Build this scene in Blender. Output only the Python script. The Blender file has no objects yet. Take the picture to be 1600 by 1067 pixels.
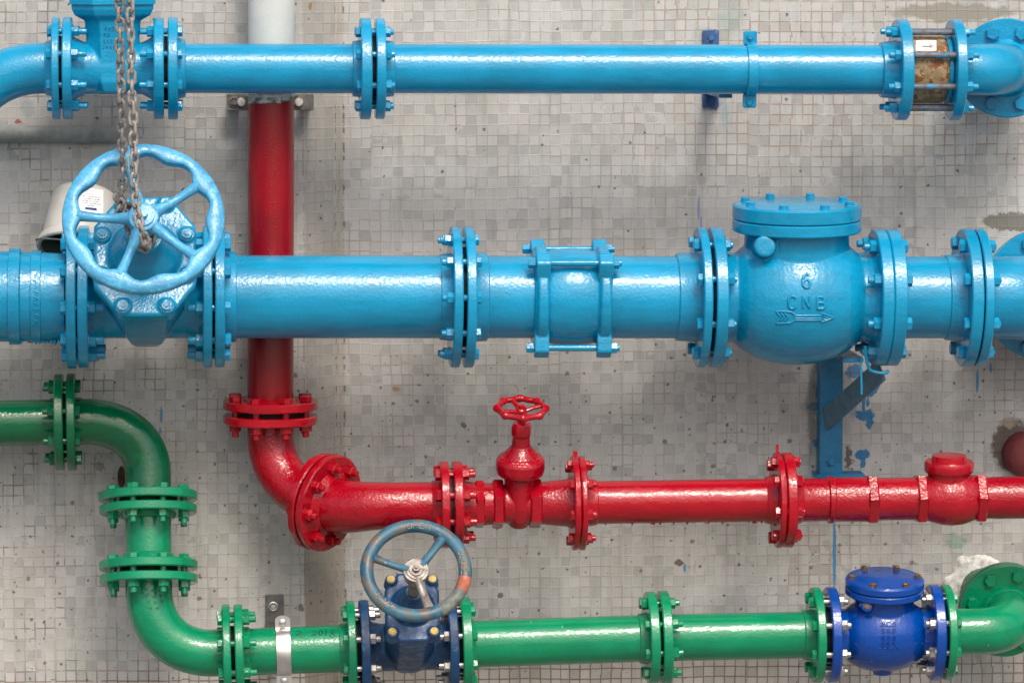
import bpy, bmesh, math, random
from mathutils import Vector, Matrix, noise
from mathutils.bvhtree import BVHTree
random.seed(7)
S = 0.0013          # metres per unit (one unit is about one photo pixel at the middle pipe)
F = 6600.0
COL = bpy.context.scene.collection
# ------------------------------------------------------------------ camera
AY = math.atan(500 / F); AP = math.atan(633.5 / math.hypot(F, 500))
RC = Matrix.Rotation(-AY, 3, 'Z') @ Matrix.Rotation(math.pi / 2 - AP, 3, 'X')
FWD = RC @ Vector((0, 0, -1)); CAM = -FWD * F
def P(px, py, Y=0.0):
    d = RC @ Vector(((px - 800) / F, (533.5 - py) / F, -1))
    return CAM + d * ((Y - CAM.y) / d.y)
cd = bpy.data.cameras.new('camera'); cam = bpy.data.objects.new('camera', cd); COL.objects.link(cam)
cam.matrix_world = Matrix.Translation(CAM * S) @ RC.to_4x4()
cd.sensor_width = 36; cd.lens = 36 * F / 1600; cd.clip_start = 0.5; cd.clip_end = 200
bpy.context.scene.camera = cam
# ------------------------------------------------------------------ mesh building
def frame(o, xd, up=(0, 0, 1)):
    x = Vector(xd).normalized(); up = Vector(up)
    y = up.cross(x).normalized(); z = x.cross(y)
    m = Matrix((x, y, z)).transposed().to_4x4(); m.translation = o
    return m
def finish(me, angle=35):
    bm = bmesh.new(); bm.from_mesh(me)
    bmesh.ops.remove_doubles(bm, verts=bm.verts, dist=1e-7)
    bmesh.ops.recalc_face_normals(bm, faces=bm.faces)
    for e in bm.edges:
        e.smooth = len(e.link_faces) == 2 and e.calc_face_angle(0) < math.radians(angle)
    for f in bm.faces: f.smooth = True
    bm.to_mesh(me); bm.free()
class MB:
    def __init__(s): s.v = []; s.f = []; s.mi = []
    def add(s, vs, fs, M=None, mi=0):
        n = len(s.v)
        for p in vs: s.v.append(M @ Vector(p) if M else Vector(p))
        for f in fs: s.f.append([i + n for i in f]); s.mi.append(mi)
    def lathe(s, prof, M=None, seg=56, mi=0, ph=0.0, wob=None):
        """profile of (x, r) turned about local x"""
        vs = []; rings = []
        for (x, r) in prof:
            if r < 1e-6: rings.append([len(vs)]); vs.append((x, 0, 0))
            else:
                a = []
                for k in range(seg):
                    t = 2 * math.pi * k / seg + ph
                    rr = r * (wob(x, t) if wob else 1)
                    a.append(len(vs)); vs.append((x, -rr * math.sin(t), rr * math.cos(t)))
                rings.append(a)
        fs = []
        for A, B in zip(rings, rings[1:]):
            for k in range(seg):
                j = (k + 1) % seg
                if len(A) == 1 and len(B) == 1: break
                if len(A) == 1: fs.append([A[0], B[j], B[k]])
                elif len(B) == 1: fs.append([A[k], A[j], B[0]])
                else: fs.append([A[k], A[j], B[j], B[k]])
        s.add(vs, fs, M, mi)
    def disc(s, x0, x1, R, M, b=1.6, seg=64, mi=0, ph=0.0):
        if x1 < x0: x0, x1 = x1, x0
        s.lathe([(x0, 0), (x0, R - b), (x0 + b, R), (x1 - b, R), (x1, R - b), (x1, 0)], M, seg, mi, ph)
    def loft(s, secs, M=None, mi=0):
        n = len(secs[0]); vs = [p for c in secs for p in c]; fs = []
        for i in range(len(secs) - 1):
            for k in range(n):
                j = (k + 1) % n
                fs.append([i * n + k, i * n + j, (i + 1) * n + j, (i + 1) * n + k])
        fs.append(list(range(n))); fs.append([(len(secs) - 1) * n + k for k in range(n)])
        s.add(vs, fs, M, mi)
    def box(s, x0, x1, y0, y1, z0, z1, M=None, b=0.8, mi=0):
        b = min(b, (x1 - x0) / 3, (y1 - y0) / 3, (z1 - z0) / 3)
        def rect(a): return [(x0 + a, y0 + a), (x1 - a, y0 + a), (x1 - a, y1 - a), (x0 + a, y1 - a)]
        secs = []
        for z, a in ((z0, b), (z0 + b, 0), (z1 - b, 0), (z1, b)):
            secs.append([(x, y, z) for x, y in rect(a)])
        s.loft(secs, M, mi)
    def sweep(s, pts, rad, seg=48, mi=0, cap=True, flat=None):
        pts = [Vector(p) for p in pts]; n = len(pts)
        tang = [(pts[min(i + 1, n - 1)] - pts[max(i - 1, 0)]).normalized() for i in range(n)]
        up = Vector((0, 0, 1)) if abs(tang[0].z) < .9 else Vector((0, -1, 0))
        nrm = (up - tang[0] * up.dot(tang[0])).normalized(); vs = []
        for i in range(n):
            nrm = (nrm - tang[i] * nrm.dot(tang[i])).normalized(); bi = tang[i].cross(nrm)
            r = rad[i] if isinstance(rad, (list, tuple)) else rad
            for k in range(seg):
                t = 2 * math.pi * k / seg
                vs.append(pts[i] + (nrm * math.cos(t) * (flat or 1) + bi * math.sin(t)) * r)
        fs = []
        for i in range(n - 1):
            for k in range(seg):
                j = (k + 1) % seg
                fs.append([i * seg + k, i * seg + j, (i + 1) * seg + j, (i + 1) * seg + k])
        if cap: fs.append(list(range(seg))); fs.append([(n - 1) * seg + k for k in range(seg)])
        s.add(vs, fs, None, mi)
    def torus(s, R, r, M, n=96, m=14, mi=0):
        """ring about local x"""
        vs = []; fs = []
        for i in range(n):
            t = 2 * math.pi * i / n
            RR = R(t) if callable(R) else R; rr = r(t) if callable(r) else r
            for k in range(m):
                a = 2 * math.pi * k / m; q = RR + rr * math.cos(a)
                vs.append((rr * math.sin(a), -q * math.sin(t), q * math.cos(t)))
        for i in range(n):
            for k in range(m):
                i2 = (i + 1) % n; k2 = (k + 1) % m
                fs.append([i * m + k, i * m + k2, i2 * m + k2, i2 * m + k])
        s.add(vs, fs, M, mi)
    def build(s, name, mats, T, parent=None, angle=35, remesh=None, smooth=6):
        """T is the thing's Empty (or None with loc given by s.loc); parent overrides"""
        loc = T['_l'] if T is not None else Vector((0, 0, 0))
        loc = Vector(loc)
        me = bpy.data.meshes.new(name)
        me.from_pydata([tuple((p - loc) * S) for p in s.v], [], s.f)
        if not isinstance(mats, (list, tuple)): mats = [mats]
        for m in mats: me.materials.append(m)
        for f, i in zip(me.polygons, s.mi): f.material_index = i
        finish(me, angle)
        if remesh:
            tmp = bpy.data.objects.new('tmp', me); COL.objects.link(tmp)
            m = tmp.modifiers.new('r', 'REMESH'); m.mode = 'VOXEL'; m.voxel_size = remesh * S; m.use_smooth_shade = True
            if smooth:
                m2 = tmp.modifiers.new('s', 'SMOOTH'); m2.factor = .5; m2.iterations = smooth
            dg = bpy.context.evaluated_depsgraph_get()
            me2 = bpy.data.meshes.new_from_object(tmp.evaluated_get(dg))
            bpy.data.objects.remove(tmp); me2.name = name; me2.materials.clear(); me2.materials.append(mats[0])
            for f in me2.polygons: f.use_smooth = True; f.material_index = 0
            me = me2
        o = bpy.data.objects.new(name, me); COL.objects.link(o)
        if T is not None: o.parent = parent or T
        return o
def thing(name, label, cat, loc, group=None):
    o = bpy.data.objects.new(name, None); COL.objects.link(o)
    o.location = Vector(loc) * S; o.empty_display_size = .05
    o['_l'] = tuple(loc); o['label'] = label; o['category'] = cat
    if group: o['group'] = group
    return o
def single(mb, name, label, cat, mats, loc, group=None, **k):
    class D(dict): pass
    loc = Vector(loc)
    mb.v = [p - loc for p in mb.v]
    o = mb.build(name, mats, None, **k); o.location = loc * S
    o['label'] = label; o['category'] = cat
    if group: o['group'] = group
    return o
def bez(p0, t0, p3, t3, n=24, k=None):
    p0, p3 = Vector(p0), Vector(p3); t0 = Vector(t0).normalized(); t3 = Vector(t3).normalized()
    d = (p3 - p0).length; ang = t0.angle(t3); k = k or d * (.333 + .06 * ang)
    a = p0 + t0 * k; b = p3 - t3 * k; out = []
    for i in range(n + 1):
        t = i / n; u = 1 - t
        out.append(p0 * u ** 3 + a * 3 * u * u * t + b * 3 * u * t * t + p3 * t ** 3)
    return out
# ------------------------------------------------------------------ materials
def newmat(name):
    m = bpy.data.materials.new(name); m.use_nodes = True; nt = m.node_tree; nt.nodes.clear()
    return m, nt
class G:
    def __init__(s, nt): s.nt = nt
    def n(s, typ, ins=None, **kw):
        nd = s.nt.nodes.new(typ)
        for k, v in kw.items(): setattr(nd, k, v)
        for k, v in (ins or {}).items():
            i = nd.inputs[k]
            if isinstance(v, bpy.types.NodeSocket): s.nt.links.new(v, i)
            else: i.default_value = v
        return nd
    def math(s, op, a, b=0.0, c=0.0, clamp=False):
        return s.n('ShaderNodeMath', {0: a, 1: b, 2: c}, operation=op, use_clamp=clamp).outputs[0]
    def vm(s, op, a, b=(0, 0, 0)):
        nd = s.n('ShaderNodeVectorMath', {0: a, 1: b}, operation=op)
        return nd.outputs['Value'] if op in ('LENGTH', 'DOT_PRODUCT', 'DISTANCE') else nd.outputs[0]
    def ramp(s, v, lo, hi, a=0.0, b=1.0):
        return s.n('ShaderNodeMapRange', {'Value': v, 'From Min': lo, 'From Max': hi, 'To Min': a, 'To Max': b}, interpolation_type='SMOOTHSTEP').outputs[0]
    def mix(s, f, a, b):
        nd = s.n('ShaderNodeMix', data_type='RGBA')
        for k, v in ((0, f), (6, a), (7, b)):
            if isinstance(v, bpy.types.NodeSocket): s.nt.links.new(v, nd.inputs[k])
            else: nd.inputs[k].default_value = v if k == 0 or len(v) == 4 else (*v, 1)
        return nd.outputs[2]
    def noise(s, vec, scale, det=3.0, rough=.55, out=0):
        return s.n('ShaderNodeTexNoise', {'Vector': vec, 'Scale': scale, 'Detail': det, 'Roughness': rough}).outputs[out]
    def bsdf(s, col, rough, metal=0.0, bump=None, bs=.4, bd=.001, coat=0.0, bump2=None):
        p = s.n('ShaderNodeBsdfPrincipled', {'Base Color': col if isinstance(col, bpy.types.NodeSocket) else (*col, 1), 'Roughness': rough, 'Metallic': metal, 'Coat Weight': coat})
        if bump is not None:
            b = s.n('ShaderNodeBump', {'Height': bump, 'Strength': bs, 'Distance': bd}).outputs[0]
            s.nt.links.new(b, p.inputs['Normal'])
        s.nt.links.new(p.outputs[0], s.n('ShaderNodeOutputMaterial').inputs[0])
        return p
def paint(name, col, rough=.28, peel=.35, lump=.25, var=.12, specks=None, chips=None, scale=1.0):
    """thick brushed enamel: orange peel, slow lumps, slightly uneven coats"""
    m, nt = newmat(name); g = G(nt)
    oi = g.n('ShaderNodeObjectInfo').outputs['Random']
    v = g.vm('ADD', g.n('ShaderNodeTexCoord').outputs['Object'], g.n('ShaderNodeCombineXYZ', {0: g.math('MULTIPLY', oi, 7.0), 1: oi}).outputs[0])
    big = g.noise(v, 9, 3); mid = g.noise(v, 45, 3)
    st = g.noise(g.vm('MULTIPLY', v, (1, 6, 6)), 14, 3)
    c1 = tuple(c * (1 - var) for c in col); c2 = tuple(min(1, c * (1 + var) + var * .006) for c in col)
    c = g.mix(g.ramp(g.math('ADD', g.math('MULTIPLY', big, .6), g.math('MULTIPLY', st, .4)), .36, .64), c1, c2)
    if specks:
        vo = g.n('ShaderNodeTexVoronoi', {'Vector': v, 'Scale': 95 * scale})
        rnd = g.n('ShaderNodeSeparateColor', {0: vo.outputs['Color']}).outputs[0]
        sp = g.math('MULTIPLY', g.math('LESS_THAN', vo.outputs['Distance'], .16), g.math('GREATER_THAN', rnd, 1 - specks[1]))
        c = g.mix(sp, c, specks[0])
    if chips:
        ch = g.ramp(g.noise(v, chips[2], 5, .65), chips[1], chips[1] + .03)
        c = g.mix(ch, c, chips[0])
    c = g.mix(g.ramp(g.noise(v, 5, 4, .6), .50, .62, 0, .35), c, tuple(min(1, x * 1.14 + .003) for x in col))
    c = g.mix(g.ramp(g.noise(v, 30, 5, .7), .60, .78, 0, .35), c, tuple(x * .55 + .008 for x in col))
    c = g.mix(g.ramp(g.noise(v, 130, 3, .6), .74, .78, 0, .7), c, tuple(x * .3 + .015 for x in col))
    r = g.ramp(mid, .3, .7, rough * .75, rough * 1.35)
    h = g.math('ADD', g.math('MULTIPLY', g.noise(v, 185 * scale, 2, .55), peel), g.math('MULTIPLY', mid, lump * 4))
    g.bsdf(c, r, 0, h, .9, .0011, 0.0).inputs['Specular IOR Level'].default_value = .5
    return m
BLUE = (.003, .25, .45); RED = (.33, .0004, .009); GRN = (.0, .215, .095); ROY = (.0, .05, .29); NAVY = (.004, .045, .13)
M = {}
M['blue'] = paint('blue_enamel', BLUE, .14, .68, .14)
M['blue_cast'] = paint('blue_enamel_on_castings', (.003, .25, .45), .15, .7, .24)
M['blue_wheel'] = paint('blue_enamel_painted_sheen', (.06, .32, .55), .30, .8, .35, .2, chips=((.09, .40, .62), .54, 60))  # paler base and flecks put the wheel's whitish sky sheen into the colour
M['red'] = paint('red_enamel', RED, .11, .75, .3, .10)
M['red_lump'] = paint('lumpy_red_enamel', (.31, .0004, .009), .10, 1.1, .5, .12)
M['green'] = paint('green_enamel', GRN, .14, .58, .16, .12, specks=((.25, .5, .38), .02))
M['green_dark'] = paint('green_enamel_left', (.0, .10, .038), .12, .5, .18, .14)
M['royal'] = paint('royal_blue_coating', ROY, .13, .45, .25, .1, specks=((.12, .25, .62), .05))
M['navy'] = paint('navy_coating', NAVY, .42, .45, .3, .25, chips=((.03, .10, .22), .6, 40))
M['dull_red'] = paint('dull_red_primer', (.12, .018, .018), .6, .6, .2, .2)
M['post_blue'] = paint('blue_painted_steel', (.004, .15, .31), .42, .4, .3, .2)
M['bracket_purple'] = paint('faded_blue_paint', (.03, .10, .25), .6, .4, .2, .35, chips=((.35, .36, .38), .62, 40))
def simple(name, col, rough, metal=0.0, sc=60, var=.25, b=.3, rust=None):
    m, nt = newmat(name); g = G(nt); v = g.n('ShaderNodeTexCoord').outputs['Object']
    n = g.noise(v, sc, 5, .6)
    c = g.mix(g.ramp(n, .3, .7), tuple(x * (1 - var) for x in col), tuple(min(1, x * (1 + var)) for x in col))
    if rust: c = g.mix(g.ramp(g.noise(v, rust[2], 5, .7), rust[1], rust[1] + .06), c, rust[0])
    g.bsdf(c, g.ramp(g.noise(v, sc * .7, 3), .3, .7, rough * .8, rough * 1.2), metal, n, b, .001)
    return m
M['black'] = simple('dark_rubber', (.012, .012, .013), .7)
M['steel'] = simple('bright_bolt_steel', (.42, .41, .39), .38, 1.0, 90, .25)
M['strap'] = simple('stainless_strap', (.66, .65, .63), .42, 1.0, 30, .12, .15)
M['galv'] = simple('old_galvanised_steel', (.17, .165, .15), .6, .3, 50, .3, .4, ((.10, .055, .025), .62, 30))
M['strut'] = simple('grey_steel_strut', (.075, .17, .24), .55, .0, 50, .15)
M['rusty'] = simple('rusty_bolt_heads', (.17, .10, .055), .55, .5, 120, .5, .5)
M['chain'] = simple('weathered_chain', (.27, .258, .24), .6, .2, 120, .4, .6, ((.19, .11, .075), .6, 60))
M['rustpipe'] = simple('rusted_steel', (.045, .022, .013), .85, .0, 60, .5, .6)
M['yellow'] = simple('yellow_wax_caps', (.50, .36, .10), .6, 0, 150, .3, .4)
M['wax'] = M['yellow']
M['plastic'] = simple('yellowed_plastic', (.47, .465, .43), .42, 0, 12, .12, .08, ((.20, .18, .13), .68, 30))
M['olive'] = simple('olive_plastic_inside', (.15, .145, .09), .7, 0, 25, .3)  # darker and more olive than the outer plastic
M['paper'] = simple('label_paper', (.74, .73, .74), .5, 0, 80, .05, .05)
M['ink'] = simple('grey_print', (.13, .13, .17), .6)
M['inkblue'] = simple('blue_print', (.012, .02, .16), .5)
M['inkred'] = simple('red_print', (.5, .18, .18), .6)
M['marker'] = simple('marker_ink', (.004, .022, .014), .4)
M['ledge'] = simple('grey_ledge_paint', (.22, .23, .215), .6, 0, 30, .2, .4, ((.11, .07, .035), .66, 40))
M['plaster'] = simple('rough_white_plaster', (.58, .575, .54), .9, 0, 90, .3, 1.0)
M['bandrust'] = simple('rusted_brass_band', (.27, .20, .105), .6, .0, 40, .45, .5, ((.17, .065, .02), .50, 45))
M['iron'] = simple('dark_wall_iron', (.13, .13, .125), .7, .1, 60, .3, .4)
M['rod'] = simple('blue_smeared_threaded_rod', (.11, .12, .14), .6, .15, 90, .3, .4, ((.03, .22, .40), .52, 35))
def wheel_grey():
    m, nt = newmat('weathered_blue_wheel'); g = G(nt); v = g.n('ShaderNodeTexCoord').outputs['Object']
    n = g.noise(v, 22, 5, .65)
    c = g.mix(g.ramp(n, .35, .65), (.016, .075, .125), (.045, .145, .205))
    c = g.mix(g.ramp(g.noise(v, 34, 6, .7), .50, .60), c, (.12, .10, .075))
    c = g.mix(g.ramp(g.noise(v, 90, 4, .7), .64, .7), c, (.26, .22, .17))
    g.bsdf(c, g.ramp(n, .3, .7, .35, .6), 0, g.noise(v, 160, 4, .6), .6, .001)
    return m
M['wheel2'] = wheel_grey()
M['hub2'] = simple('bare_grey_hub', (.24, .22, .20), .5, .3, 60, .35, .5, ((.15, .09, .06), .55, 40))
M['orange'] = simple('orange_primer_patch', (.34, .10, .055), .6, 0, 60, .3, .4, ((.09, .11, .11), .56, 35))
M['greyrim'] = simple('grimy_grey_rim', (.12, .135, .12), .6, 0, 60, .4, .4, ((.28, .24, .17), .62, 60))
M['worncast'] = simple('worn_letter_tops', (.30, .25, .17), .6, .2, 120, .3)
def riser():
    m, nt = newmat('riser_paint_white_over_red'); g = G(nt)
    tc = g.n('ShaderNodeTexCoord').outputs['Object']; geo = g.n('ShaderNodeNewGeometry').outputs['Position']
    xyz = g.n('ShaderNodeSeparateXYZ', {0: geo}); z = xyz.outputs[2]
    z0 = P(423, 162, 70).z * S
    wob = g.math('MULTIPLY', g.math('SUBTRACT', g.noise(geo, 26, 3), .5), .030)
    k = g.ramp(g.math('ADD', z, wob), z0 - .0006, z0 + .0006)
    band = g.math('MULTIPLY', g.ramp(g.math('ADD', z, wob), z0 - .002, z0), g.ramp(g.math('ADD', z, g.math('MULTIPLY', wob, .6)), z0 + .018, z0 + .006))
    red = g.mix(g.ramp(g.noise(tc, 8, 3), .35, .65), (.19, .0008, .006), (.27, .0008, .007))
    wht = g.mix(g.ramp(g.noise(tc, 10, 4), .35, .7), (.50, .54, .52), (.60, .61, .58))
    wht = g.mix(g.math('MULTIPLY', band, g.ramp(g.noise(geo, 55, 4), .45, .55)), wht, (.10, .12, .09))
    c = g.mix(k, red, wht)
    h = g.math('ADD', g.noise(tc, 260, 2), g.math('MULTIPLY', k, .8))
    g.bsdf(c, g.mix(k, (.22, .22, .22), (.5, .5, .5)), 0, h, .9, .0008)
    return m
M['riser'] = riser()
# ------------------------------------------------------------------ the mosaic wall
YL, YR = 188.0, 238.0
def wall():
    m, nt = newmat('mosaic_tile'); g = G(nt)
    uv = g.n('ShaderNodeUVMap', uv_map='UV').outputs[0]     # photo-like units, u to the right, v up
    sep = g.n('ShaderNodeSeparateXYZ', {0: uv}); U, V = sep.outputs[0], sep.outputs[1]
    pit = 16.15
    wob = g.vm('SCALE', g.vm('SUBTRACT', g.noise(uv, .035, 2, .5, 1), (.5, .5, .5)))
    wob.node.inputs['Scale'].default_value = 1.5
    wob2 = g.vm('SCALE', g.vm('SUBTRACT', g.noise(uv, .006, 1, .5, 1), (.5, .5, .5)))
    wob2.node.inputs['Scale'].default_value = 6.0
    t0 = g.n('ShaderNodeVectorMath', {0: g.vm('ADD', g.vm('ADD', uv, wob), wob2)}, operation='SCALE'); t0.inputs['Scale'].default_value = 1 / pit
    t0 = t0.outputs[0]
    sheet = g.vm('FLOOR', g.vm('MULTIPLY', t0, (1 / 18, 1 / 18, 0)))
    js = g.n('ShaderNodeTexWhiteNoise', {'Vector': sheet}).outputs['Color']
    t = g.vm('ADD', t0, g.vm('MULTIPLY', js, (.22, .22, 0)))
    cell = g.vm('FLOOR', g.vm('MULTIPLY', t, (1, 1, 0)))
    fr = g.vm('FRACTION', t); fs = g.n('ShaderNodeSeparateXYZ', {0: fr})
    wn = g.n('ShaderNodeTexWhiteNoise', {'Vector': cell}); r1 = wn.outputs['Value']
    wc = g.n('ShaderNodeSeparateColor', {0: wn.outputs['Color']})
    dx = g.math('MINIMUM', fs.outputs[0], g.math('SUBTRACT', 1, fs.outputs[0]))
    dy = g.math('MINIMUM', fs.outputs[1], g.math('SUBTRACT', 1, fs.outputs[1]))
    # each tile a slightly different size
    dd = g.math('SUBTRACT', g.math('MINIMUM', dx, dy), g.math('MULTIPLY', wc.outputs[1], .03))
    dd = g.math('ADD', dd, g.math('MULTIPLY', g.math('SUBTRACT', g.noise(uv, .28, 2), .5), .05))
    tile = g.ramp(dd, .030, .065)
    # tile colours: mostly pale stoneware grey, some darker
    c = g.mix(r1, (.45, .447, .435), (.52, .515, .50))
    c = g.mix(g.ramp(wc.outputs[0], .66, .95), c, (.365, .365, .36))
    c = g.mix(g.ramp(wc.outputs[2], .7, 1.0, 0, .5), c, (.38, .40, .37))
    c = g.mix(g.ramp(wc.outputs[1], .8, 1.0, 0, .5), c, (.41, .395, .405))
    c = g.mix(g.ramp(g.noise(uv, .5, 4, .7), .45, .8, 0, .22), c, (.28, .275, .26))
    # grout: pale in the middle, ochre and brown where rust water has run
    gn = g.noise(uv, .006, 3)
    grout = g.mix(g.ramp(g.noise(uv, .02, 4, .6), .4, .62), (.50, .49, .465), (.37, .35, .32))
    rustm = g.math('MAXIMUM', g.math('MULTIPLY', g.ramp(U, 850, 1150), g.ramp(V, -330, -230)),
                   g.math('MAXIMUM', g.ramp(V, -1005, -1050), g.math('MULTIPLY', g.ramp(g.math('ABSOLUTE', g.math('SUBTRACT', U, 1290)), 110, 50), g.ramp(V, -800, -840))))
    rustm = g.math('MAXIMUM', rustm, g.math('MULTIPLY', g.ramp(g.math('ABSOLUTE', g.math('SUBTRACT', U, 1585)), 60, 20), g.ramp(g.math('ABSOLUTE', g.math('SUBTRACT', V, -600)), 100, 40)))
    rn = g.ramp(g.noise(uv, .03, 4, .65), .40, .56)
    grout = g.mix(g.math('MULTIPLY', rustm, rn), grout, (.36, .275, .21))
    grout = g.mix(g.math('MULTIPLY', g.ramp(V, -1030, -1052), .7), grout, (.16, .085, .05))
    deep = g.math('MULTIPLY', g.ramp(g.noise(uv, .018, 3), .52, .64), g.ramp(U, 480, 120))
    grout = g.mix(deep, grout, (.22, .205, .18))
    c = g.mix(tile, grout, c)
    # broad greenish grime
    c = g.mix(g.math('MULTIPLY', g.ramp(g.noise(uv, .0075, 4, .6), .42, .7), .34), c, (.29, .295, .255))
    # the splayed strip is older, browner
    strip = g.math('MULTIPLY', g.ramp(U, 474, 478), g.ramp(U, 540, 536))
    c = g.mix(g.math('MULTIPLY', strip, g.ramp(V, -700, -860, .4, .72)), c, (.27, .235, .185))
    stv = g.vm('MULTIPLY', uv, (.07, .005, 0))
    c = g.mix(g.ramp(g.noise(stv, 1.0, 4, .6), .5, .72, 0, .38), c, (.26, .25, .215))
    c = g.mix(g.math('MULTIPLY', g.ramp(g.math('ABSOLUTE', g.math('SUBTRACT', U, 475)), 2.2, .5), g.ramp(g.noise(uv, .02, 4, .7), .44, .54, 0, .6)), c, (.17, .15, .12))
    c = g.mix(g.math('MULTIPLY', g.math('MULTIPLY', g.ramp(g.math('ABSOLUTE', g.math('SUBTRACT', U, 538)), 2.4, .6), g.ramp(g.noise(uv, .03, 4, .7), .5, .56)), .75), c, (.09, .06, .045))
    # specks: two sizes
    for sc, th, rad, col in ((.045, .62, .14, (.075, .072, .06)), (.11, .86, .17, (.10, .09, .075)), (.026, .80, .13, (.14, .13, .10)), (.05, .93, .10, (.30, .02, .02))):
        sv = g.vm('ADD', uv, g.vm('SCALE', g.vm('SUBTRACT', g.noise(uv, .35, 2, .6, 1), (.5, .5, .5))))
        for nd in nt.nodes:
            if nd.bl_idname == 'ShaderNodeVectorMath' and nd.operation == 'SCALE' and not nd.get('d'):
                nd['d'] = 1
        sv.node.inputs[1].links[0].from_node.inputs['Scale'].default_value = 7.0
        vo = g.n('ShaderNodeTexVoronoi', {'Vector': sv, 'Scale': sc}, voronoi_dimensions='2D')
        sc2 = g.n('ShaderNodeSeparateColor', {0: vo.outputs['Color']})
        dens = g.ramp(g.math('ABSOLUTE', g.math('SUBTRACT', V, -760)), 420, 150, .22, .0)
        k = g.math('MULTIPLY', g.math('GREATER_THAN', g.math('SUBTRACT', sc2.outputs[0], dens), th),
                   g.ramp(vo.outputs['Distance'], g.math('MULTIPLY', sc2.outputs[1], rad), g.math('MULTIPLY', sc2.outputs[1], rad * .6)))
        c = g.mix(g.math('MULTIPLY', k, .85), c, col)
    bumpx = []; ncache = {}
    def nz3(sc):
        if sc not in ncache: ncache[sc] = g.vm('SUBTRACT', g.noise(uv, sc, 3, .6, 1), (.5, .5, .5))
        return ncache[sc]
    def blob(cx, cy, rx, ry, col, op=1.0, amp=9.0, sc=.11, soft=.3, raise_=0.0):
        nonlocal c
        q = g.vm('ADD', uv, g.n('ShaderNodeVectorMath', {0: nz3({.13: .12, .14: .12, .15: .12, .11: .12, .10: .09, .1: .09, .08: .09, .07: .06, .04: .05}.get(sc, sc)), 1: (amp * 2, amp * 2, 0)}, operation='MULTIPLY').outputs[0])
        q = g.vm('MULTIPLY', g.vm('SUBTRACT', q, (cx, -cy, 0)), (1 / rx, 1 / ry, 0))
        k = g.ramp(g.vm('LENGTH', q), 1.0, 1.0 - soft, 0, op)
        c = g.mix(k, c, col)
        if raise_: bumpx.append(g.math('MULTIPLY', k, raise_))
    BL = (.01, .16, .34)
    # rough cement patches where tiles were knocked out
    blob(1480, 22, 115, 16, (.26, .245, .20), .9, 14, .05, .3, 1.5); blob(1572, 350, 52, 16, (.17, .165, .14), .95, 10, .08, .2, 1.5)
    blob(60, 172, 95, 22, (.44, .43, .40), .9, 12, .05, .3, 1.5); blob(44, 165, 14, 20, (.30, .34, .34), .7, 8, .08, .5)
    blob(200, 212, 22, 18, (.38, .36, .31), .9, 9, .09, .3, 1.5); blob(20, 200, 24, 6, (.20, .15, .10), .8, 8, .12, .5)
    blob(30, 185, 8, 4, (.30, .03, .03), .8, 5, .2, .4)
    pass; blob(1490, 855, 20, 14, (.10, .26, .17), .55, 14, .09, .5); blob(1470, 870, 14, 10, (.5, .5, .46), .6, 10, .1, .5)
    blob(1576, 702, 36, 46, (.07, .045, .035), .9, 13, .09, .25, 1.2); blob(1570, 668, 18, 8, (.34, .30, .22), .7, 12, .1, .4)
    # blue overspray and drips left by painters
    blob(1279, 618, 12, 24, BL, .95, 9, .1, .1, .4); blob(1268, 640, 14, 6, BL, .95, 7, .1, .1, .4); blob(1275, 697, 11, 7, BL, .95, 8, .1, .1)
    blob(1345, 653, 17, 10, BL, .97, 7, .13, .25, .5); blob(1353, 665, 6, 12, BL, .95, 5, .13, .1, .5)
    blob(1342, 716, 14, 9, BL, .97, 6, .13, .25, .5); blob(1343, 728, 5, 10, BL, .95, 4, .13, .1, .5)
    blob(1352, 606, 16, 18, BL, .95, 7, .1, .08, .4); blob(1343, 632, 3.4, 18, BL, .95, 3, .1, .1, .4)
    blob(1284, 585, 13, 16, BL, .9, 9, .1); blob(1330, 585, 16, 12, BL, .8, 9, .1); blob(1350, 632, 3, 10, BL, .9, 3, .1)
    blob(1326, 640, 9, 28, (.12, .18, .38), .5, 7, .1, .6)
    blob(1320, 720, 6, 24, (.03, .028, .03), .8, 10, .12, .3); blob(1262, 640, 10, 95, (.16, .155, .12), .6, 10, .05, .5)  # dark, dull patches on both sides of the upright, not blue
    for (cx, cy, rx, ry, op) in ((1521, 601, 2.6, 22, .9), (1542, 580, 2.4, 10, .9), (1299, 875, 3.2, 66, .9), (1084, 326, 2.6, 24, .55), (1088, 350, 2.4, 14, .5), (249, 638, 2.6, 15, .8), (1065, 893, 3, 8, .8), (247, 664, 2, 8, .8)):
        blob(cx, cy, rx, ry, (.02, .20, .42) if cx != 1084 and cx != 1088 else (.13, .12, .38), op, 2.2, .05, .3, .3)
    blob(1100, 60, 16, 18, (.10, .13, .34), .6, 5, .1, .5); blob(1106, 165, 16, 10, (.10, .13, .34), .55, 5, .1, .5)
    blob(1130, 35, 34, 30, (.20, .30, .25), .45, 18, .04, .8); blob(1125, 180, 12, 30, (.12, .27, .33), .4, 9, .05, .7); blob(1085, 60, 20, 30, (.22, .31, .27), .35, 12, .05, .8)
    blob(1055, 885, 9, 6, (.10, .075, .05), .9, 6, .14, .3); blob(721, 664, 6, 5.5, (.10, .11, .075), .9, 4, .2, .4); blob(617, 606, 7, 4, (.36, .19, .06), .9, 4, .15, .3)
    blob(152, 718, 12, 8, (.12, .10, .07), .55, 9, .15, .5); blob(490, 10, 4, 7, (.30, .17, .05), .9, 3, .15, .3)
    blob(778, 933, 6, 5, (.12, .11, .075), .9, 4, .2, .4); blob(468, 942, 6, 7, (.13, .12, .11), .85, 5, .2, .4); blob(185, 742, 6, 20, (.30, .13, .05), .6, 4, .1, .5)
    blob(25, 940, 40, 200, (.25, .245, .20), .22, 30, .02, .9)
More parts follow.
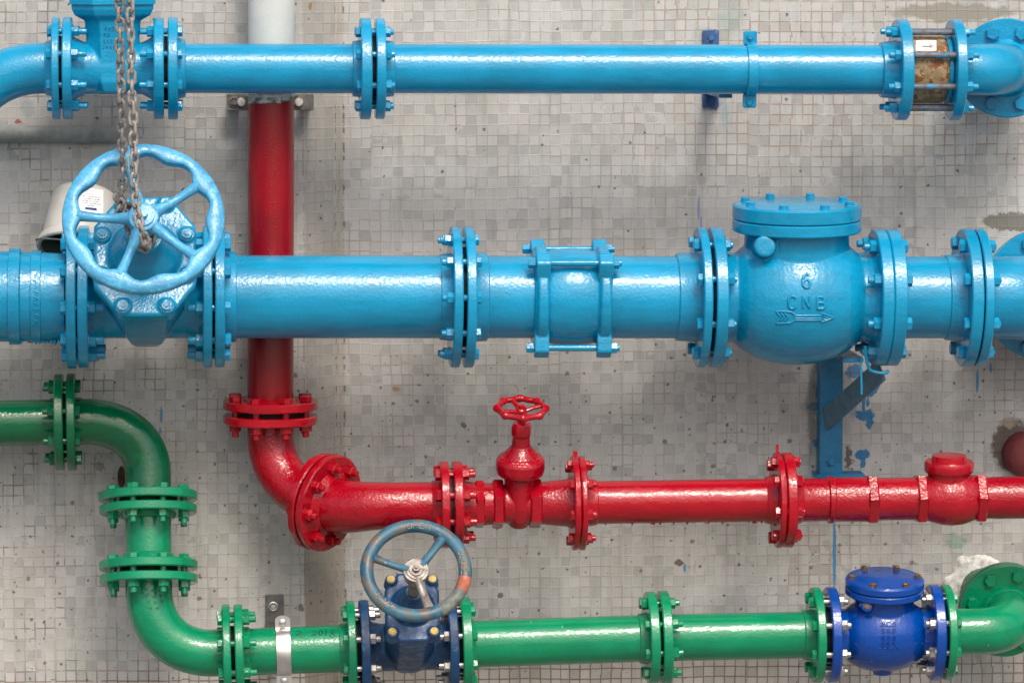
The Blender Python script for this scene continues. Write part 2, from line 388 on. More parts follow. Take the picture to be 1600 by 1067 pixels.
    c = g.mix(g.ramp(g.noise(uv, .22, 5, .72),   .42, .75, 0, .20), c, g.vm('MULTIPLY', c, (.66, .65, .62)))
    h = g.math('ADD', g.math('MULTIPLY', tile, 1.0), g.math('MULTIPLY', g.noise(uv, .35, 4, .6), .35))
    h = g.math('ADD', h, g.math('MULTIPLY', g.noise(uv, .06, 2), .7))
    h = g.math('ADD', h, g.math('MULTIPLY', r1, .35))
    rr = g.noise(uv, .8, 5, .7)
    for b in bumpx: h = g.math('ADD', h, g.math('MULTIPLY', b, rr))
    g.bsdf(c, g.ramp(tile, 0, 1, .85, .5), 0, h, .55, .0009)
    # geometry: a thick slab with two faces and the splayed strip between them
    prof = [(-420, YL), (474, YL), (526, YR), (2100, YR)]
    top, bot = -330, 1450
    me = bpy.data.meshes.new('mosaic_wall'); vs = []; fs = []; uvs = []
    xs = [P(px, 533, Y).x for px, Y in prof]
    zt, zb = P(800, top, 200).z, P(800, bot, 200).z
    nz = 2; pts = [(x, Y) for x, (px, Y) in zip(xs, prof)]
    for z in (zt, zb):
        for x, y in pts: vs.append((x, y, z))
        for x, y in pts[:1] + pts[-1:]: vs.append((x, YR + 160, z))
    fr_ = [(0, 1, 7, 6), (1, 2, 8, 7), (2, 3, 9, 8)]
    fs = fr_ + [(0, 6, 10, 4), (3, 5, 11, 9), (4, 10, 11, 5), (0, 4, 5, 3, 2, 1), (6, 7, 8, 9, 11, 10)]
    me.from_pydata([Vector(v) * S for v in vs], [], fs); me.materials.append(m)
    lay = me.uv_layers.new(name='UV')
    us = [prof[0][0], prof[1][0], prof[1][0] + 64, prof[3][0]]
    for poly in me.polygons:
        for li in poly.loop_indices:
            vi = me.loops[li].vertex_index; i = vi % 6
            z = vs[vi][2]
            if i < 4:
                px = [prof[0][0], 474, 538, 2100][i] if poly.index == 1 else [prof[0][0], 474, 526, 2100][i]
            else: px = prof[0][0] if i == 4 else prof[3][0]
            # v: photo row of that height on the right face
            v0 = P(800, 0, 200).z; v1 = P(800, 1067, 200).z
            lay.data[li].uv = (px, -(v0 - z) / (v0 - v1) * 1067)
    o = bpy.data.objects.new('mosaic_wall', me); COL.objects.link(o)
    o['label'] = 'stained grey mosaic tile wall behind all the painted pipes'; o['category'] = 'wall'
wall()
# ------------------------------------------------------------------ pipe lines
class Line:
    """axis through two photo points at given depths; t() turns a photo coordinate into a distance along it"""
    def __init__(s, p1, p2, Y1, Y2=None, vert=False):
        Y2 = Y1 if Y2 is None else Y2
        s.p1, s.p2, s.Y1, s.Y2, s.vert = p1, p2, Y1, Y2, vert
        s.A = P(*p1, Y1); s.B = P(*p2, Y2); s.d = (s.B - s.A).normalized()
        s.M = frame(s.A, s.d, (0, -1, 0) if vert else (0, 0, 1))
    def t(s, q, front=0.0):
        i = 1 if s.vert else 0
        u = (q - s.p1[i]) / (s.p2[i] - s.p1[i]); o = 1 - i
        c = s.p1[o] + (s.p2[o] - s.p1[o]) * u; Y = s.Y1 + (s.Y2 - s.Y1) * u
        w = P(c, q, Y - front) if s.vert else P(q, c, Y - front)
        return (w - s.A).dot(s.d)
    def pt(s, t): return s.A + s.d * t
def bolt_mesh(key, mats, head, g0, g1, hs, hl, nut, ext, ends):
    """head at the low end, nut and thread at the high end; lengths along local x"""
    mb = MB()
    sh = hs * .56
    def hexa(x0, x1, r, mi=0): mb.lathe([(x0, 0), (x0, r * .86), (x0 + .12 * r, r), (x1 - .12 * r, r), (x1, r * .86), (x1, 0)], None, 6, mi, random.random())
    if ends == 'hn':
        hexa(g0 - hl, g0, hs, 1 if head else 0); hexa(g1, g1 + nut, hs)
        mb.lathe([(g0, 0), (g0, sh), (g1 + nut + ext - 1, sh), (g1 + nut + ext, sh * .75), (g1 + nut + ext, 0)], None, 14)
        mb.lathe([(g1, 0), (g1, hs * 1.18), (g1 + 1.3, hs * 1.18), (g1 + 1.3, 0)], None, 18)
    else:
        hexa(g0 - nut, g0, hs); hexa(g1, g1 + nut, hs)
        mb.lathe([(g0 - nut - ext, 0), (g0 - nut - ext, sh * .75), (g0 - nut - ext + 1, sh), (g1 + nut + ext - 1, sh), (g1 + nut + ext, sh * .75), (g1 + nut + ext, 0)], None, 14)
    me = bpy.data.meshes.new('bolt')
    me.from_pydata([tuple(p * S) for p in mb.v], [], mb.f); me.materials.append(mats)
    if head:
        me.materials.append(head)
        for f, i in zip(me.polygons, mb.mi): f.material_index = i
    finish(me, 25); return me
def bolts(T, parent, Mx, t0, t1, Rb, n, ph, hs, mat, hl=None, nut=None, ext=8, flip=False, ends='hn', skip=(), head=None):
    hs *= 1.17; nut = nut and nut * 1.12
    hl = hl or hs * .95; nut = nut or hs * 1.15
    me = bolt_mesh('b', mat, head, -abs(t1 - t0) / 2, abs(t1 - t0) / 2, hs, hl, nut, ext, ends)
    mid = (t0 + t1) / 2
    for k in range(n):
        if k in skip: continue
        a = 2 * math.pi * k / n + math.radians(ph)
        m = Mx @ Matrix.Translation((mid + random.uniform(-.5, .5), -Rb * math.sin(a), Rb * math.cos(a)))
        if flip: m = m @ Matrix.Rotation(math.pi, 4, 'Z')
        m = m @ Matrix.Rotation(random.uniform(0, 1.05), 4, 'X')
        o = bpy.data.objects.new('bolt', me); COL.objects.link(o); o.parent = parent
        loc, rot, _ = m.decompose()
        o.location = (loc - Vector(T['_l'])) * S; o.rotation_euler = rot.to_euler()
def flange(T, Mx, t0, t1, R, mat, hub=None, name='flange', wob=0.0, parent=None):
    """disc from t0 to t1; hub = (t_end, r_end, r_at_disc)"""
    mb = MB()
    a, b = min(t0, t1) - .8, max(t0, t1) + .8
    f1 = (random.random() * 6, random.uniform(.5, 1.2))
    w = (lambda x, t: 1 + .006 * math.sin(2 * t + f1[0]) * f1[1] + .004 * math.sin(5 * t)) if not wob else (lambda x, t: 1 + wob * noise.noise((math.cos(t) * 3 + f1[0], math.sin(t) * 3, x * .2)))
    bv = 1.8
    mb.lathe([(a, 0), (a, R - bv), (a + bv, R), (b - bv, R), (b, R - bv), (b, 0)], Mx, 80, 0, 0, w)
    if hub:
        te, re, rd = hub
        near = a if te < a else b
        sgn = -1 if te < a else 1
        mb.lathe([(near - sgn * 1, 0), (near - sgn * 1, rd + 2), (near + sgn * 2, rd), (te - sgn * 1.5, re + .8), (te, re - .8), (te, 0)], Mx, 64)
    return mb.build(name, mat, T, parent)
def pipe(T, Mx, t0, t1, r, mat, name='pipe_body', n=14, wob=.0015):
    mb = MB(); pr = [(t0, 0)]
    f = random.random() * 20
    for i in range(n + 1): pr.append((t0 + (t1 - t0) * i / n, r))
    pr.append((t1, 0))
    mb.lathe(pr, Mx, 72, 0, 0, lambda x, t: 1 + wob * math.sin(x * .03 + 2 * t + f))
    return mb.build(name, mat, T)
def gasket(T, Mx, t0, t1, r, name='gasket'):
    mb = MB(); mb.disc(t0 - .5, t1 + .5, r, Mx, .3, 40)
    return mb.build(name, M['black'], T)
def bvh(o, T):
    me = o.data; off = Vector(T['_l']) * S
    return BVHTree.FromPolygons([(v.co + off) / S for v in me.vertices], [tuple(p.vertices) for p in me.polygons])
def hit(bv, px, py):
    d = RC @ Vector(((px - 800) / F, (533.5 - py) / F, -1)); d.normalize()
    loc, nr, i, ds = bv.ray_cast(CAM, d)
    if loc is None: return None, None
    if nr.dot(d) > 0: nr = -nr
    return loc, nr
def conform(mb, bv, pts2, h, mi=0):
    """polygon given in photo coordinates laid as a thin raised piece on a surface; pts2 is a fan ring"""
    lo = []; hi = []
    for (x, y) in pts2:
        l, n = hit(bv, x, y)
        if l is None: return
        lo.append(l - n * .4); hi.append(l + n * h)
    n = len(lo); fs = [list(range(n, 2 * n))] + [[k, (k + 1) % n, n + (k + 1) % n, n + k] for k in range(n)]
    mb.add(lo + hi, fs, None, mi)
def stroke(mb, bv, pts, w, h, mi=0, step=2.0):
    """a raised stroke following the surface"""
    path = []
    for (a, b) in zip(pts, pts[1:]):
        L = math.hypot(b[0] - a[0], b[1] - a[1]); n = max(1, int(L / step))
        for i in range(n): path.append((a[0] + (b[0] - a[0]) * i / n, a[1] + (b[1] - a[1]) * i / n))
    path.append(pts[-1]); P3 = []; N3 = []
    for (x, y) in path:
        l, n = hit(bv, x, y)
        if l is None: return
        P3.append(l); N3.append(n)
    vs = []; fs = []; m = 6
    for i, p in enumerate(P3):
        tg = (P3[min(i + 1, len(P3) - 1)] - P3[max(i - 1, 0)])
        if tg.length < 1e-6: tg = Vector((1, 0, 0))
        sd = tg.normalized().cross(N3[i]).normalized()
        for k in range(m):
            a = math.pi * k / (m - 1)
            vs.append(p + sd * math.cos(a) * w / 2 + N3[i] * (math.sin(a) * h - .1 * h))
    for i in range(len(P3) - 1):
        for k in range(m - 1): fs.append([i * m + k, i * m + k + 1, (i + 1) * m + k + 1, (i + 1) * m + k])
    fs.append(list(range(m))); fs.append([(len(P3) - 1) * m + k for k in range(m)])
    mb.add(vs, fs, None, mi)
GL = {  # single-stroke letters in a unit box, y down
 'A': [[(0, 1), (.5, 0), (1, 1)], [(.2, .65), (.8, .65)]], 'B': [[(0, 0), (0, 1), (.7, 1), (.95, .85), (.95, .62), (.7, .5), (0, .5)], [(0, 0), (.65, 0), (.88, .12), (.88, .36), (.7, .5)]],
 'C': [[(.95, .15), (.7, 0), (.3, 0), (.05, .2), (0, .5), (.05, .8), (.3, 1), (.7, 1), (.95, .85)]], 'N': [[(0, 1), (0, 0), (1, 1), (1, 0)]],
 'O': [[(.5, 0), (.85, .12), (1, .5), (.85, .88), (.5, 1), (.15, .88), (0, .5), (.15, .12), (.5, 0)]], 'P': [[(0, 1), (0, 0), (.7, 0), (.95, .15), (.95, .38), (.7, .52), (0, .52)]],
 'E': [[(.9, 0), (0, 0), (0, 1), (.9, 1)], [(0, .5), (.75, .5)]], 'L': [[(0, 0), (0, 1), (.85, 1)]], 'S': [[(.9, .15), (.6, 0), (.2, .05), (.05, .25), (.3, .45), (.75, .58), (.95, .8), (.7, 1), (.2, 1), (0, .85)]],
 'V': [[(0, 0), (.5, 1), (1, 0)]], 'K': [[(0, 0), (0, 1)], [(.9, 0), (0, .55)], [(.3, .4), (.95, 1)]], 'D': [[(0, 0), (0, 1), (.6, 1), (.95, .75), (.95, .25), (.6, 0), (0, 0)]],
 '6': [[(.85, .1), (.5, 0), (.15, .18), (0, .55), (.08, .85), (.4, 1), (.75, .97), (.97, .75), (.85, .5), (.5, .4), (.1, .55)]],
 '8': [[(.5, .45), (.15, .25), (.4, 0), (.8, .05), (.85, .28), (.5, .45), (.1, .7), (.3, 1), (.7, 1), (.95, .75), (.5, .45)]],
 '2': [[(.05, .2), (.35, 0), (.8, .08), (.85, .35), (.4, .7), (0, 1), (1, .95)]], '0': [[(.5, 0), (.9, .2), (.95, .6), (.65, 1), (.3, 1), (.05, .7), (.1, .25), (.5, 0)]],
 '1': [[(.5, 0), (.4, 1)]], '-': [[(.1, .5), (.8, .5)]], '7': [[(0, 0), (1, 0), (.4, 1)]], '3': [[(0, .1), (.5, 0), (.9, .2), (.4, .5), (.95, .75), (.5, 1), (0, .9)]], 'R': [[(0, 1), (0, 0), (.8, .05), (.9, .35), (.6, .5), (0, .5)], [(.4, .5), (1, 1)]],
}
def write(mb, bv, txt, x, y, w, h, gap, sw, sh, ang=0.0, mi=0):
    ca, sa = math.cos(ang), math.sin(ang); cx = 0
    for ch in txt:
        if ch in GL:
            for st in GL[ch]:
                stroke(mb, bv, [(x + (cx + p * w) * ca - q * h * sa, y + (cx + p * w) * sa + q * h * ca) for p, q in st], sw, sh, mi)
        cx += w + gap
def quad(mb, bv, x0, y0, x1, y1, h, skew=0.0, nx=8, ny=8, mi=0, rr=0.0):
    for i in range(1):
        vs = []; fs = []
        for hh in (-.3, h):
            for b in range(ny + 1):
                for a in range(nx + 1):
                    x = x0 + (x1 - x0) * a / nx; y = y0 + (y1 - y0) * b / ny + skew * (a / nx)
                    l, n = hit(bv, x, y)
                    if l is None: return
                    vs.append(l + n * hh)
        N = (nx + 1) * (ny + 1)
        for b in range(ny):
            for a in range(nx):
                q = b * (nx + 1) + a
                fs.append([q, q + 1, q + nx + 2, q + nx + 1]); fs.append([N + k for k in (q, q + 1, q + nx + 2, q + nx + 1)])
        ring = [a for a in range(nx + 1)] + [b * (nx + 1) + nx for b in range(1, ny + 1)] + [ny * (nx + 1) + a for a in range(nx - 1, -1, -1)] + [b * (nx + 1) for b in range(ny - 1, 0, -1)]
        for k in range(len(ring)):
            a, b = ring[k], ring[(k + 1) % len(ring)]; fs.append([a, b, N + b, N + a])
        mb.add(vs, fs, None, mi)
# =================================================================== TOP BLUE LINE
Y0 = 25
T1 = Line((100, 107), (1500, 109.5), Y0); m1 = M['blue']
R1 = 38.5
def ft(L, q, R): return L.t(q, R)
# left bend
a0, a1 = ft(T1, 80, 79), ft(T1, 90.5, 79); b0, b1 = ft(T1, 97, 79), ft(T1, 110.5, 79)
T = thing('curved_pipe', 'glossy sky blue pipe bend curving down at the top left edge', 'pipe', T1.pt(a0))
mb = MB(); e0 = T1.pt(a0 + 2)
mb.sweep([e0, T1.pt(a0 - 10)] + bez(T1.pt(a0 - 12), -T1.d, P(-75, 215, Y0), (-.35, 0, -1), 24), R1 + 1)
mb.build('bend', m1, T)
f = flange(T, T1.M, a0, a1, 79, m1, (ft(T1, 69, 40), 41, 44)); gasket(T, T1.M, a1, b0, 50)
bolts(T, f, T1.M, a0, b1, 62, 8, 22.5, 7.2, m1, ext=13, nut=10)
# top gate valve with upright neck
c0, c1 = ft(T1, 240.5, 79), ft(T1, 255, 79)
T = thing('gate_valve', 'sky blue gate valve on the top pipe behind the hanging chain, cut off above', 'valve', T1.pt((b1 + c0) / 2))
flange(T, T1.M, b0, b1, 79, m1); fR = flange(T, T1.M, c0, c1, 79, m1)
xm = T1.t(177); mb = MB()
mb.lathe([(b1 - 2, 0), (b1 - 2, 52), (b1 + 8, 46), (b1 + 20, 40), ((b1 + c0) / 2, 40), (c0 - 20, 40), (c0 - 8, 46), (c0 + 2, 52), (c0 + 2, 0)], T1.M, 48)
def oct_(hx, hy, z, cx=0, cy=0, k=.45):
    return [(cx + sx, cy + sy, z) for sx, sy in ((hx, hy * k), (hx * k, hy), (-hx * k, hy), (-hx, hy * k), (-hx, -hy * k), (-hx * k, -hy), (hx * k, -hy), (hx, -hy * k))]
Mv = Matrix.Translation(T1.pt(xm))
mb.loft([oct_(30, 34, -36), oct_(40, 40, -20), oct_(41, 38, 50), oct_(43, 42, 74), oct_(58, 50, 82), oct_(63, 54, 92), oct_(63, 54, 150)], Mv)
bo = mb.build('valve_body', M['blue_cast'], T, remesh=1.6, smooth=5)
bv = bvh(bo, T); mb = MB()
for k, (tx, y) in enumerate((('880', 42), ('3S', 52), ('88S8', 62), ('08888', 71))): write(mb, bv, tx, 164 - 1.5 * k, y, 3.6, 5, 2.2, 1.3, 1.3)
mb.build('raised_marks', M['blue_cast'], T, bo)
mb = MB(); mb.loft([oct_(66, 57, 99), oct_(66, 57, 112)], Mv); mb.build('bonnet_flange', m1, T)
mb = MB(); mb.lathe([(112, 0), (112, 40), (170, 22), (260, 18), (260, 0)], Mv @ Matrix.Rotation(-math.pi / 2, 4, 'Y'), 32); mb.build('bonnet', m1, T)
d0, d1 = ft(T1, 263, 79), ft(T1, 277, 79)
# pipe between valve and joint
g0, g1 = ft(T1, 566, 79), ft(T1, 581.5, 79); h0, h1 = ft(T1, 590, 79), ft(T1, 603.5, 79)
T = thing('flanged_pipe', 'short sky blue pipe on the top line beside the chain draped gate valve', 'pipe', T1.pt(d0), 'flanged pipe lengths')
pipe(T, T1.M, d0 + 2, g1 - 2, R1, m1); fL = flange(T, T1.M, d0, d1, 79, m1, (ft(T1, 290, 45), 44.5, 47)); gasket(T, T1.M, c1, d0, 50)
bolts(T, fL, T1.M, c0, d1, 62, 8, 22.5, 7.2, m1, ext=11, flip=True, nut=10)
fR = flange(T, T1.M, g0, g1, 79, m1, (ft(T1, 552, 44), 42.5, 44)); gasket(T, T1.M, g1, h0, 52)
bolts(T, fR, T1.M, g0, h1, 62, 8, 22.5, 7.2, m1, ext=5)
# long pipe
i0, i1 = ft(T1, 1412, 79), ft(T1, 1429, 79)
T = thing('flanged_pipe', 'longest sky blue pipe, running along the top from the plain joint to the rusty valve', 'pipe', T1.pt(h0), 'flanged pipe lengths')
pipe(T, T1.M, h0 + 2, i1 - 2, R1, m1, n=40); flange(T, T1.M, h0, h1, 79, m1, (ft(T1, 618, 44), 42.5, 44))
fR = flange(T, T1.M, i0, i1, 79, m1, (ft(T1, 1382, 44), 43, 45))
# wafer check valve, rusty, held by long rods
j0, j1 = ft(T1, 1498, 79), ft(T1, 1513, 79)
T = thing('wafer_check_valve', 'rusty brass coloured wafer valve clamped between two blue flanges by long bolts', 'valve', T1.pt((i1 + j0) / 2))
mb = MB(); xw0, xw1 = i1 + .5, j0 - 1
mb.disc(xw0, xw0 + 57, 53, T1.M, 1.5, 64); mb.disc(xw0 + 57, xw0 + 60, 50, T1.M, 1, 64)
bo = mb.build('valve_body', M['bandrust'], T)
mb = MB(); mb.disc(xw0 + 60, xw1, 53, T1.M, 1.5, 64); mb.build('sealing_ring', M['blue_cast'], T)
bolts(T, bo, T1.M, i0, j1, 64, 8, 22.5, 7.2, m1, ends='nn', ext=9, nut=10)
mb = MB()
for k in range(8):
    a = math.radians(22.5 + 45 * k)
    mb.lathe([(i1 - 1, 0), (i1 - 1, 4.8), (j0 + 1, 4.8), (j0 + 1, 0)], T1.M @ Matrix.Translation((0, -64 * math.sin(a), 64 * math.cos(a))), 14)
mb2 = mb
for k in range(8):
    mb = MB(); a = math.radians(22.5 + 45 * k)
    mb.lathe([(i1 - 1, 0), (i1 - 1, 4.9), (j0 + 1, 4.9), (j0 + 1, 0)], T1.M @ Matrix.Translation((0, -64 * math.sin(a), 64 * math.cos(a))), 14)
    mb.build('tie_rod', M['rod'], T)
bv = bvh(bo, T); mb = MB(); quad(mb, bv, 1431, 64, 1463, 80, .6)
lp = mb.build('label_plate', M['paper'], T, angle=60)
mb = MB(); bv2 = bvh(lp, T); stroke(mb, bv2, [(1441, 73), (1455, 73)], 3.0, .5); stroke(mb, bv2, [(1452, 70), (1459, 73), (1452, 76)], 1.6, .5)
for k in range(6): stroke(mb, bv2, [(1441 + 2.8 * k, 78), (1442.8 + 2.8 * k, 78)], 1, .3)
mb.build('printed_arrow', M['ink'], T, lp)
# right bend into the wall
def wall_bend(name, label, L, tst, ja, jb, r, Rf, cxy, Yf, mat, dA, nb, ph, hs, bolt_R, stub=None, hub=None, tk=12, collar=False):
    T = thing(name, label, 'pipe', L.pt(ja), 'bends turning into the wall at the right edge')
    C = P(*cxy, Yf)
    mb = MB(); p0 = L.pt(tst); p1 = L.pt(tst + 6)
    pts = [L.pt(ja - 2), p0, p1] + bez(p1, L.d, C, Vector(dA), 26)[1:]
    mb.sweep(pts, [r] * 3 + [r * (1 + .04 * math.sin(math.pi * i / 26)) for i in range(1, 27)], 56)
    mb.build('bend', mat, T, angle=50)
    fl = flange(T, L.M, ja, jb, Rf, mat, hub)
    Mf = frame(C, dA)
    ff = flange(T, Mf, 2, tk, Rf, mat, (-8, r + 1, r + 5), 'wall_flange')
    flange(T, Mf, tk + 2, tk * 2, Rf, mat, None, 'counter_flange')
    bolts(T, ff, Mf, 2, tk * 2, bolt_R, nb, ph, hs, mat, ext=4, hl=hs * 1.0)
    mb = MB(); mb.lathe([(tk * 2 - 1, 0), (tk * 2 - 1, r), (YR - C.y + 40, r), (YR - C.y + 40, 0)], Mf, 48)
    mb.build('wall_stub', stub or mat, T)
    if collar:
        Q = C + Vector(dA).normalized() * ((YR - C.y) / Vector(dA).normalized().y); Mq = frame(Q, (0, -1, 0)); vs = []; fs = []; NR, NA = 12, 72
        for i in range(NR + 1):
            for k in range(NA):
                a = 2 * math.pi * k / NA; ro = 60 + 16 * noise.noise((math.cos(a) * 1.6, math.sin(a) * 1.6, 3.1)) + 6 * noise.noise((math.cos(a) * 6, math.sin(a) * 6, 1))
                q_ = 20 + (ro - 20) * i / NR
                h_ = -1.5 if i == NR else (13 * (1 - i / NR) ** .8 + 4.5 * noise.noise((q_ * .07 * math.cos(a), q_ * .07 * math.sin(a), 2)) + 2.2 * noise.noise((q_ * .25 * math.cos(a), q_ * .25 * math.sin(a), 5)) + 2)
                vs.append((h_, -q_ * math.sin(a), q_ * math.cos(a)))
        for i in range(NR):
            for k in range(NA): k2 = (k + 1) % NA; fs.append([i * NA + k, i * NA + k2, (i + 1) * NA + k2, (i + 1) * NA + k])
        mb = MB(); mb.add(vs, fs, Mq); mb.build('mortar_collar', M['plaster'], T, angle=80)
    return T, fl
T, fl = wall_bend('pipe_bend', 'sky blue pipe bend turning into the wall at the top right corner', T1, j1 + 4, j0, j1, R1 + 1, 79, (1573, 107), 96, m1, (.12, 1, 0), 8, 22.5, 10, 60)
# strap clamp on the top pipe and painted bracket behind
T = thing('pipe_clamp', 'sky blue strap clamp with two bolted ears round the long top pipe', 'clamp', T1.pt(T1.t(1176)))
x0, x1 = ft(T1, 1170, 40), ft(T1, 1186, 40)
mb = MB(); mb.lathe([(x0, 0), (x0, 41.3), (x0 + 1, 42.3), (x1 - 1, 42.3), (x1, 41.3), (x1, 0)], T1.M, 64); st = mb.build('strap', m1, T)
for s in (1, -1):
    mb = MB(); zz = sorted((s * 38, s * 60)); mb.box(x0 - 4, x1 + 1, -6, 0, zz[0], zz[1], T1.M, 2.5); e = mb.build('ear', m1, T)
    mb = MB(); mb.lathe([(0, 0), (0, 5), (4, 5), (5, 4), (5, 0)], T1.M @ Matrix.Translation(((x0 + x1) / 2 - 2, -6, s * 51)) @ Matrix.Rotation(-math.pi / 2, 4, 'Z'), 16)
    mb.build('bolt', m1, T, e)
T = thing('wall_bracket', 'faded violet blue steel bracket on the wall half hidden behind the long top pipe', 'bracket', P(1110, 105, 200))
Mb = Matrix.Translation(P(1110, 108, YR)); mb = MB(); mb.box(-13, 13, -6, 0, -62, 62, Mb); mb.build('base_plate', M['bracket_purple'], T)
mb = MB(); mb.box(-9, 12, -185, -6, -40, -34, Mb); mb.build('arm', M['post_blue'], T)
for s in (1, -1):
    mb = MB(); mb.lathe([(0, 0), (0, 5), (5, 5), (5, 0)], Mb @ Matrix.Translation((0, -6, s * 50)) @ Matrix.Rotation(-math.pi / 2, 4, 'Z'), 6); mb.build('bolt', M['bracket_purple'], T)
# =================================================================== MIDDLE BLUE LINE
T2 = Line((60, 463.5), (1560, 465), 0); m2 = M['blue']; R2 = 64.5; RF = 110
def pair(L, a, b, c, d, R): return [L.t(q, R) for q in (a, b, c, d)]
a0, a1, b0, b1 = pair(T2, 103, 117, 121, 136, RF)
T = thing('pipe_coupling', 'ribbed sky blue adaptor at the left edge with rough paint drips underneath', 'coupling', T2.pt(a0))
q = lambda p: T2.t(p, 70)
mb = MB(); wb = lambda x, t: 1 + .012 * noise.noise((x * .08, math.cos(t) * 2.2, math.sin(t) * 2.2))
mb.lathe([(q(-220), 0), (q(-220), 70), (q(11), 70), (q(12), 74.5), (q(29), 75), (q(31), 70), (q(46), 68.5), (q(47), 71), (q(62), 71), (q(63), 68.5), (q(100), 67), (q(100), 0)], T2.M, 96, 0, 0, wb)
bo = mb.build('coupling_body', M['blue_cast'], T, angle=30)
bv = bvh(bo, T); mb = MB(); quad(mb, bv, 49, 425, 62, 508, 1.6)
for k in range(9): stroke(mb, bv, [(51 + random.uniform(0, 3), 430 + 8.6 * k), (60 - random.uniform(0, 3), 432 + 8.6 * k), (52 + random.uniform(0, 4), 435 + 8.6 * k)], 2.0, 3.0)
mb.build('raised_plate', M['blue_cast'], T, bo)
mb = MB()
for k in range(26):
    px = random.uniform(30, 98); Mx = T2.M @ Matrix.Translation((q(px), random.uniform(-26, 10), -66.5))
    mb.lathe([(-2 - random.random() * 3, 0), (-1, 2.5), (0, 3), (2 + random.random() * 4, 1.6), (6 + random.random() * 3, 0)], Mx @ Matrix.Rotation(math.pi / 2, 4, 'Y'), 10)
mb.build('paint_drips', M['blue_cast'], T, remesh=1.2, smooth=3)
f = flange(T, T2.M, a0, a1, RF, m2); gasket(T, T2.M, a1, b0, 78)
bolts(T, f, T2.M, a0, b1, 91, 10, -12, 9, m2, ext=13, nut=11)
c0, c1, d0, d1 = pair(T2, 318, 331, 337, 351, RF)
def Mstem(O, tilt, roll=0.0):
    """frame: x along pipe, y up-ish across the face, z = stem direction toward the viewer"""
    n = Vector((math.sin(roll), -math.cos(tilt), math.sin(tilt))).normalized()
    x = Vector((1, 0, 0)); x = (x - n * x.dot(n)).normalized(); v = n.cross(x)
    m = Matrix((x, v, n)).transposed().to_4x4(); m.translation = O; return m
def gate_front(T, L, t0, t1, k, rp, tilt, mats, bolt_xy, bolt_mat, wheel, roll=0.0, n0=176, oc=(78, 100), secs=None, cone=None):
    O = L.pt((t0 + t1) / 2); Mx = Mstem(O, tilt, roll); body, plate = mats
    mb = MB(); mb.lathe([(t0 - 2, 0), (t0 - 2, rp * 1.2), (t0 + 8, rp * 1.06), (t0 + 22, rp * .98), (t1 - 22, rp * .98), (t1 - 8, rp * 1.06), (t1 + 2, rp * 1.2), (t1 + 2, 0)], L.M, 56)
    mb.loft([oct_(hx, hv, n, 0, cv, .5) for (n, hx, hv, cv) in secs], Mx)
    mb.build('valve_body', body, T, remesh=1.7, smooth=4)
    mb = MB(); mb.loft([oct_(oc[0] - 2, oc[1] - 2, n0 - 10, 0, 0, .5), oct_(oc[0], oc[1], n0 - 8, 0, 0, .5), oct_(oc[0], oc[1], n0 + 7, 0, 0, .5), oct_(oc[0] - 3, oc[1] - 3, n0 + 10, 0, 0, .5)], Mx)
    for (bx, by) in bolt_xy: mb.lathe([(n0 - 8, 0), (n0 - 8, 15 * k), (n0 + 12, 13 * k), (n0 + 15, 11.5 * k), (n0 + 15, 0)], Mx @ Matrix.Translation((bx, by, 0)) @ Matrix.Rotation(-math.pi / 2, 4, 'Y'), 20)
    for c in cone: mb.lathe(c, Mx @ Matrix.Rotation(-math.pi / 2, 4, 'Y'), 36)
    bonnet = mb.build('bonnet', plate, T, remesh=1.5, smooth=4)
    for (bx, by) in bolt_xy:
        mb = MB(); Mb = Mx @ Matrix.Translation((bx, by, 0)) @ Matrix.Rotation(-math.pi / 2, 4, 'Y')
        mb.lathe([(n0 + 12, 0), (n0 + 12, 9 * k), (n0 + 17, 9 * k), (n0 + 18, 8 * k), (n0 + 18, 0)], Mb, 20)
        if bolt_mat is plate or bolt_mat is body: mb.lathe([(n0 + 18, 0), (n0 + 18, 4.5 * k), (n0 + 19.5, 4.2 * k), (n0 + 19.5, 0)], Mb, 6)
        mb.build('bonnet_bolt', bolt_mat, T, bonnet)
    return Mx
T = thing('gate_valve', 'large sky blue gate valve with big five spoke handwheel facing out, chain over its hub', 'valve', T2.pt((b1 + c0) / 2))
flange(T, T2.M, b0, b1, RF, m2); flange(T, T2.M, c0, c1, RF, m2)
TL = math.radians(27.5)
Mw = gate_front(T, T2, b1, c0, 1.0, 66, TL, (M['blue_cast'], M['blue_cast']), [(sx * 33, sy * 84) for sx in (1, -1) for sy in (1, -1)] + [(sx * 64, sy * 33) for sx in (1, -1) for sy in (1, -1)],
    M['blue_cast'], None, .0, 152, (77, 98), [(-105, 32, 42, 0), (-45, 46, 62, 0), (15, 56, 76, 0), (90, 62, 86, 0), (130, 66, 90, 0), (148, 70, 92, 0)],
    [[(156, 0), (156, 58), (181, 50), (204, 34), (226, 24), (238, 22), (238, 0)], [(231, 0), (231, 29), (244, 29), (246, 0)]])
mb = MB(); mb.lathe([(240, 0), (240, 13), (296, 13), (296, 0)], Mw @ Matrix.Rotation(-math.pi / 2, 4, 'Y'), 20); mb.build('stem', M['galv'], T)
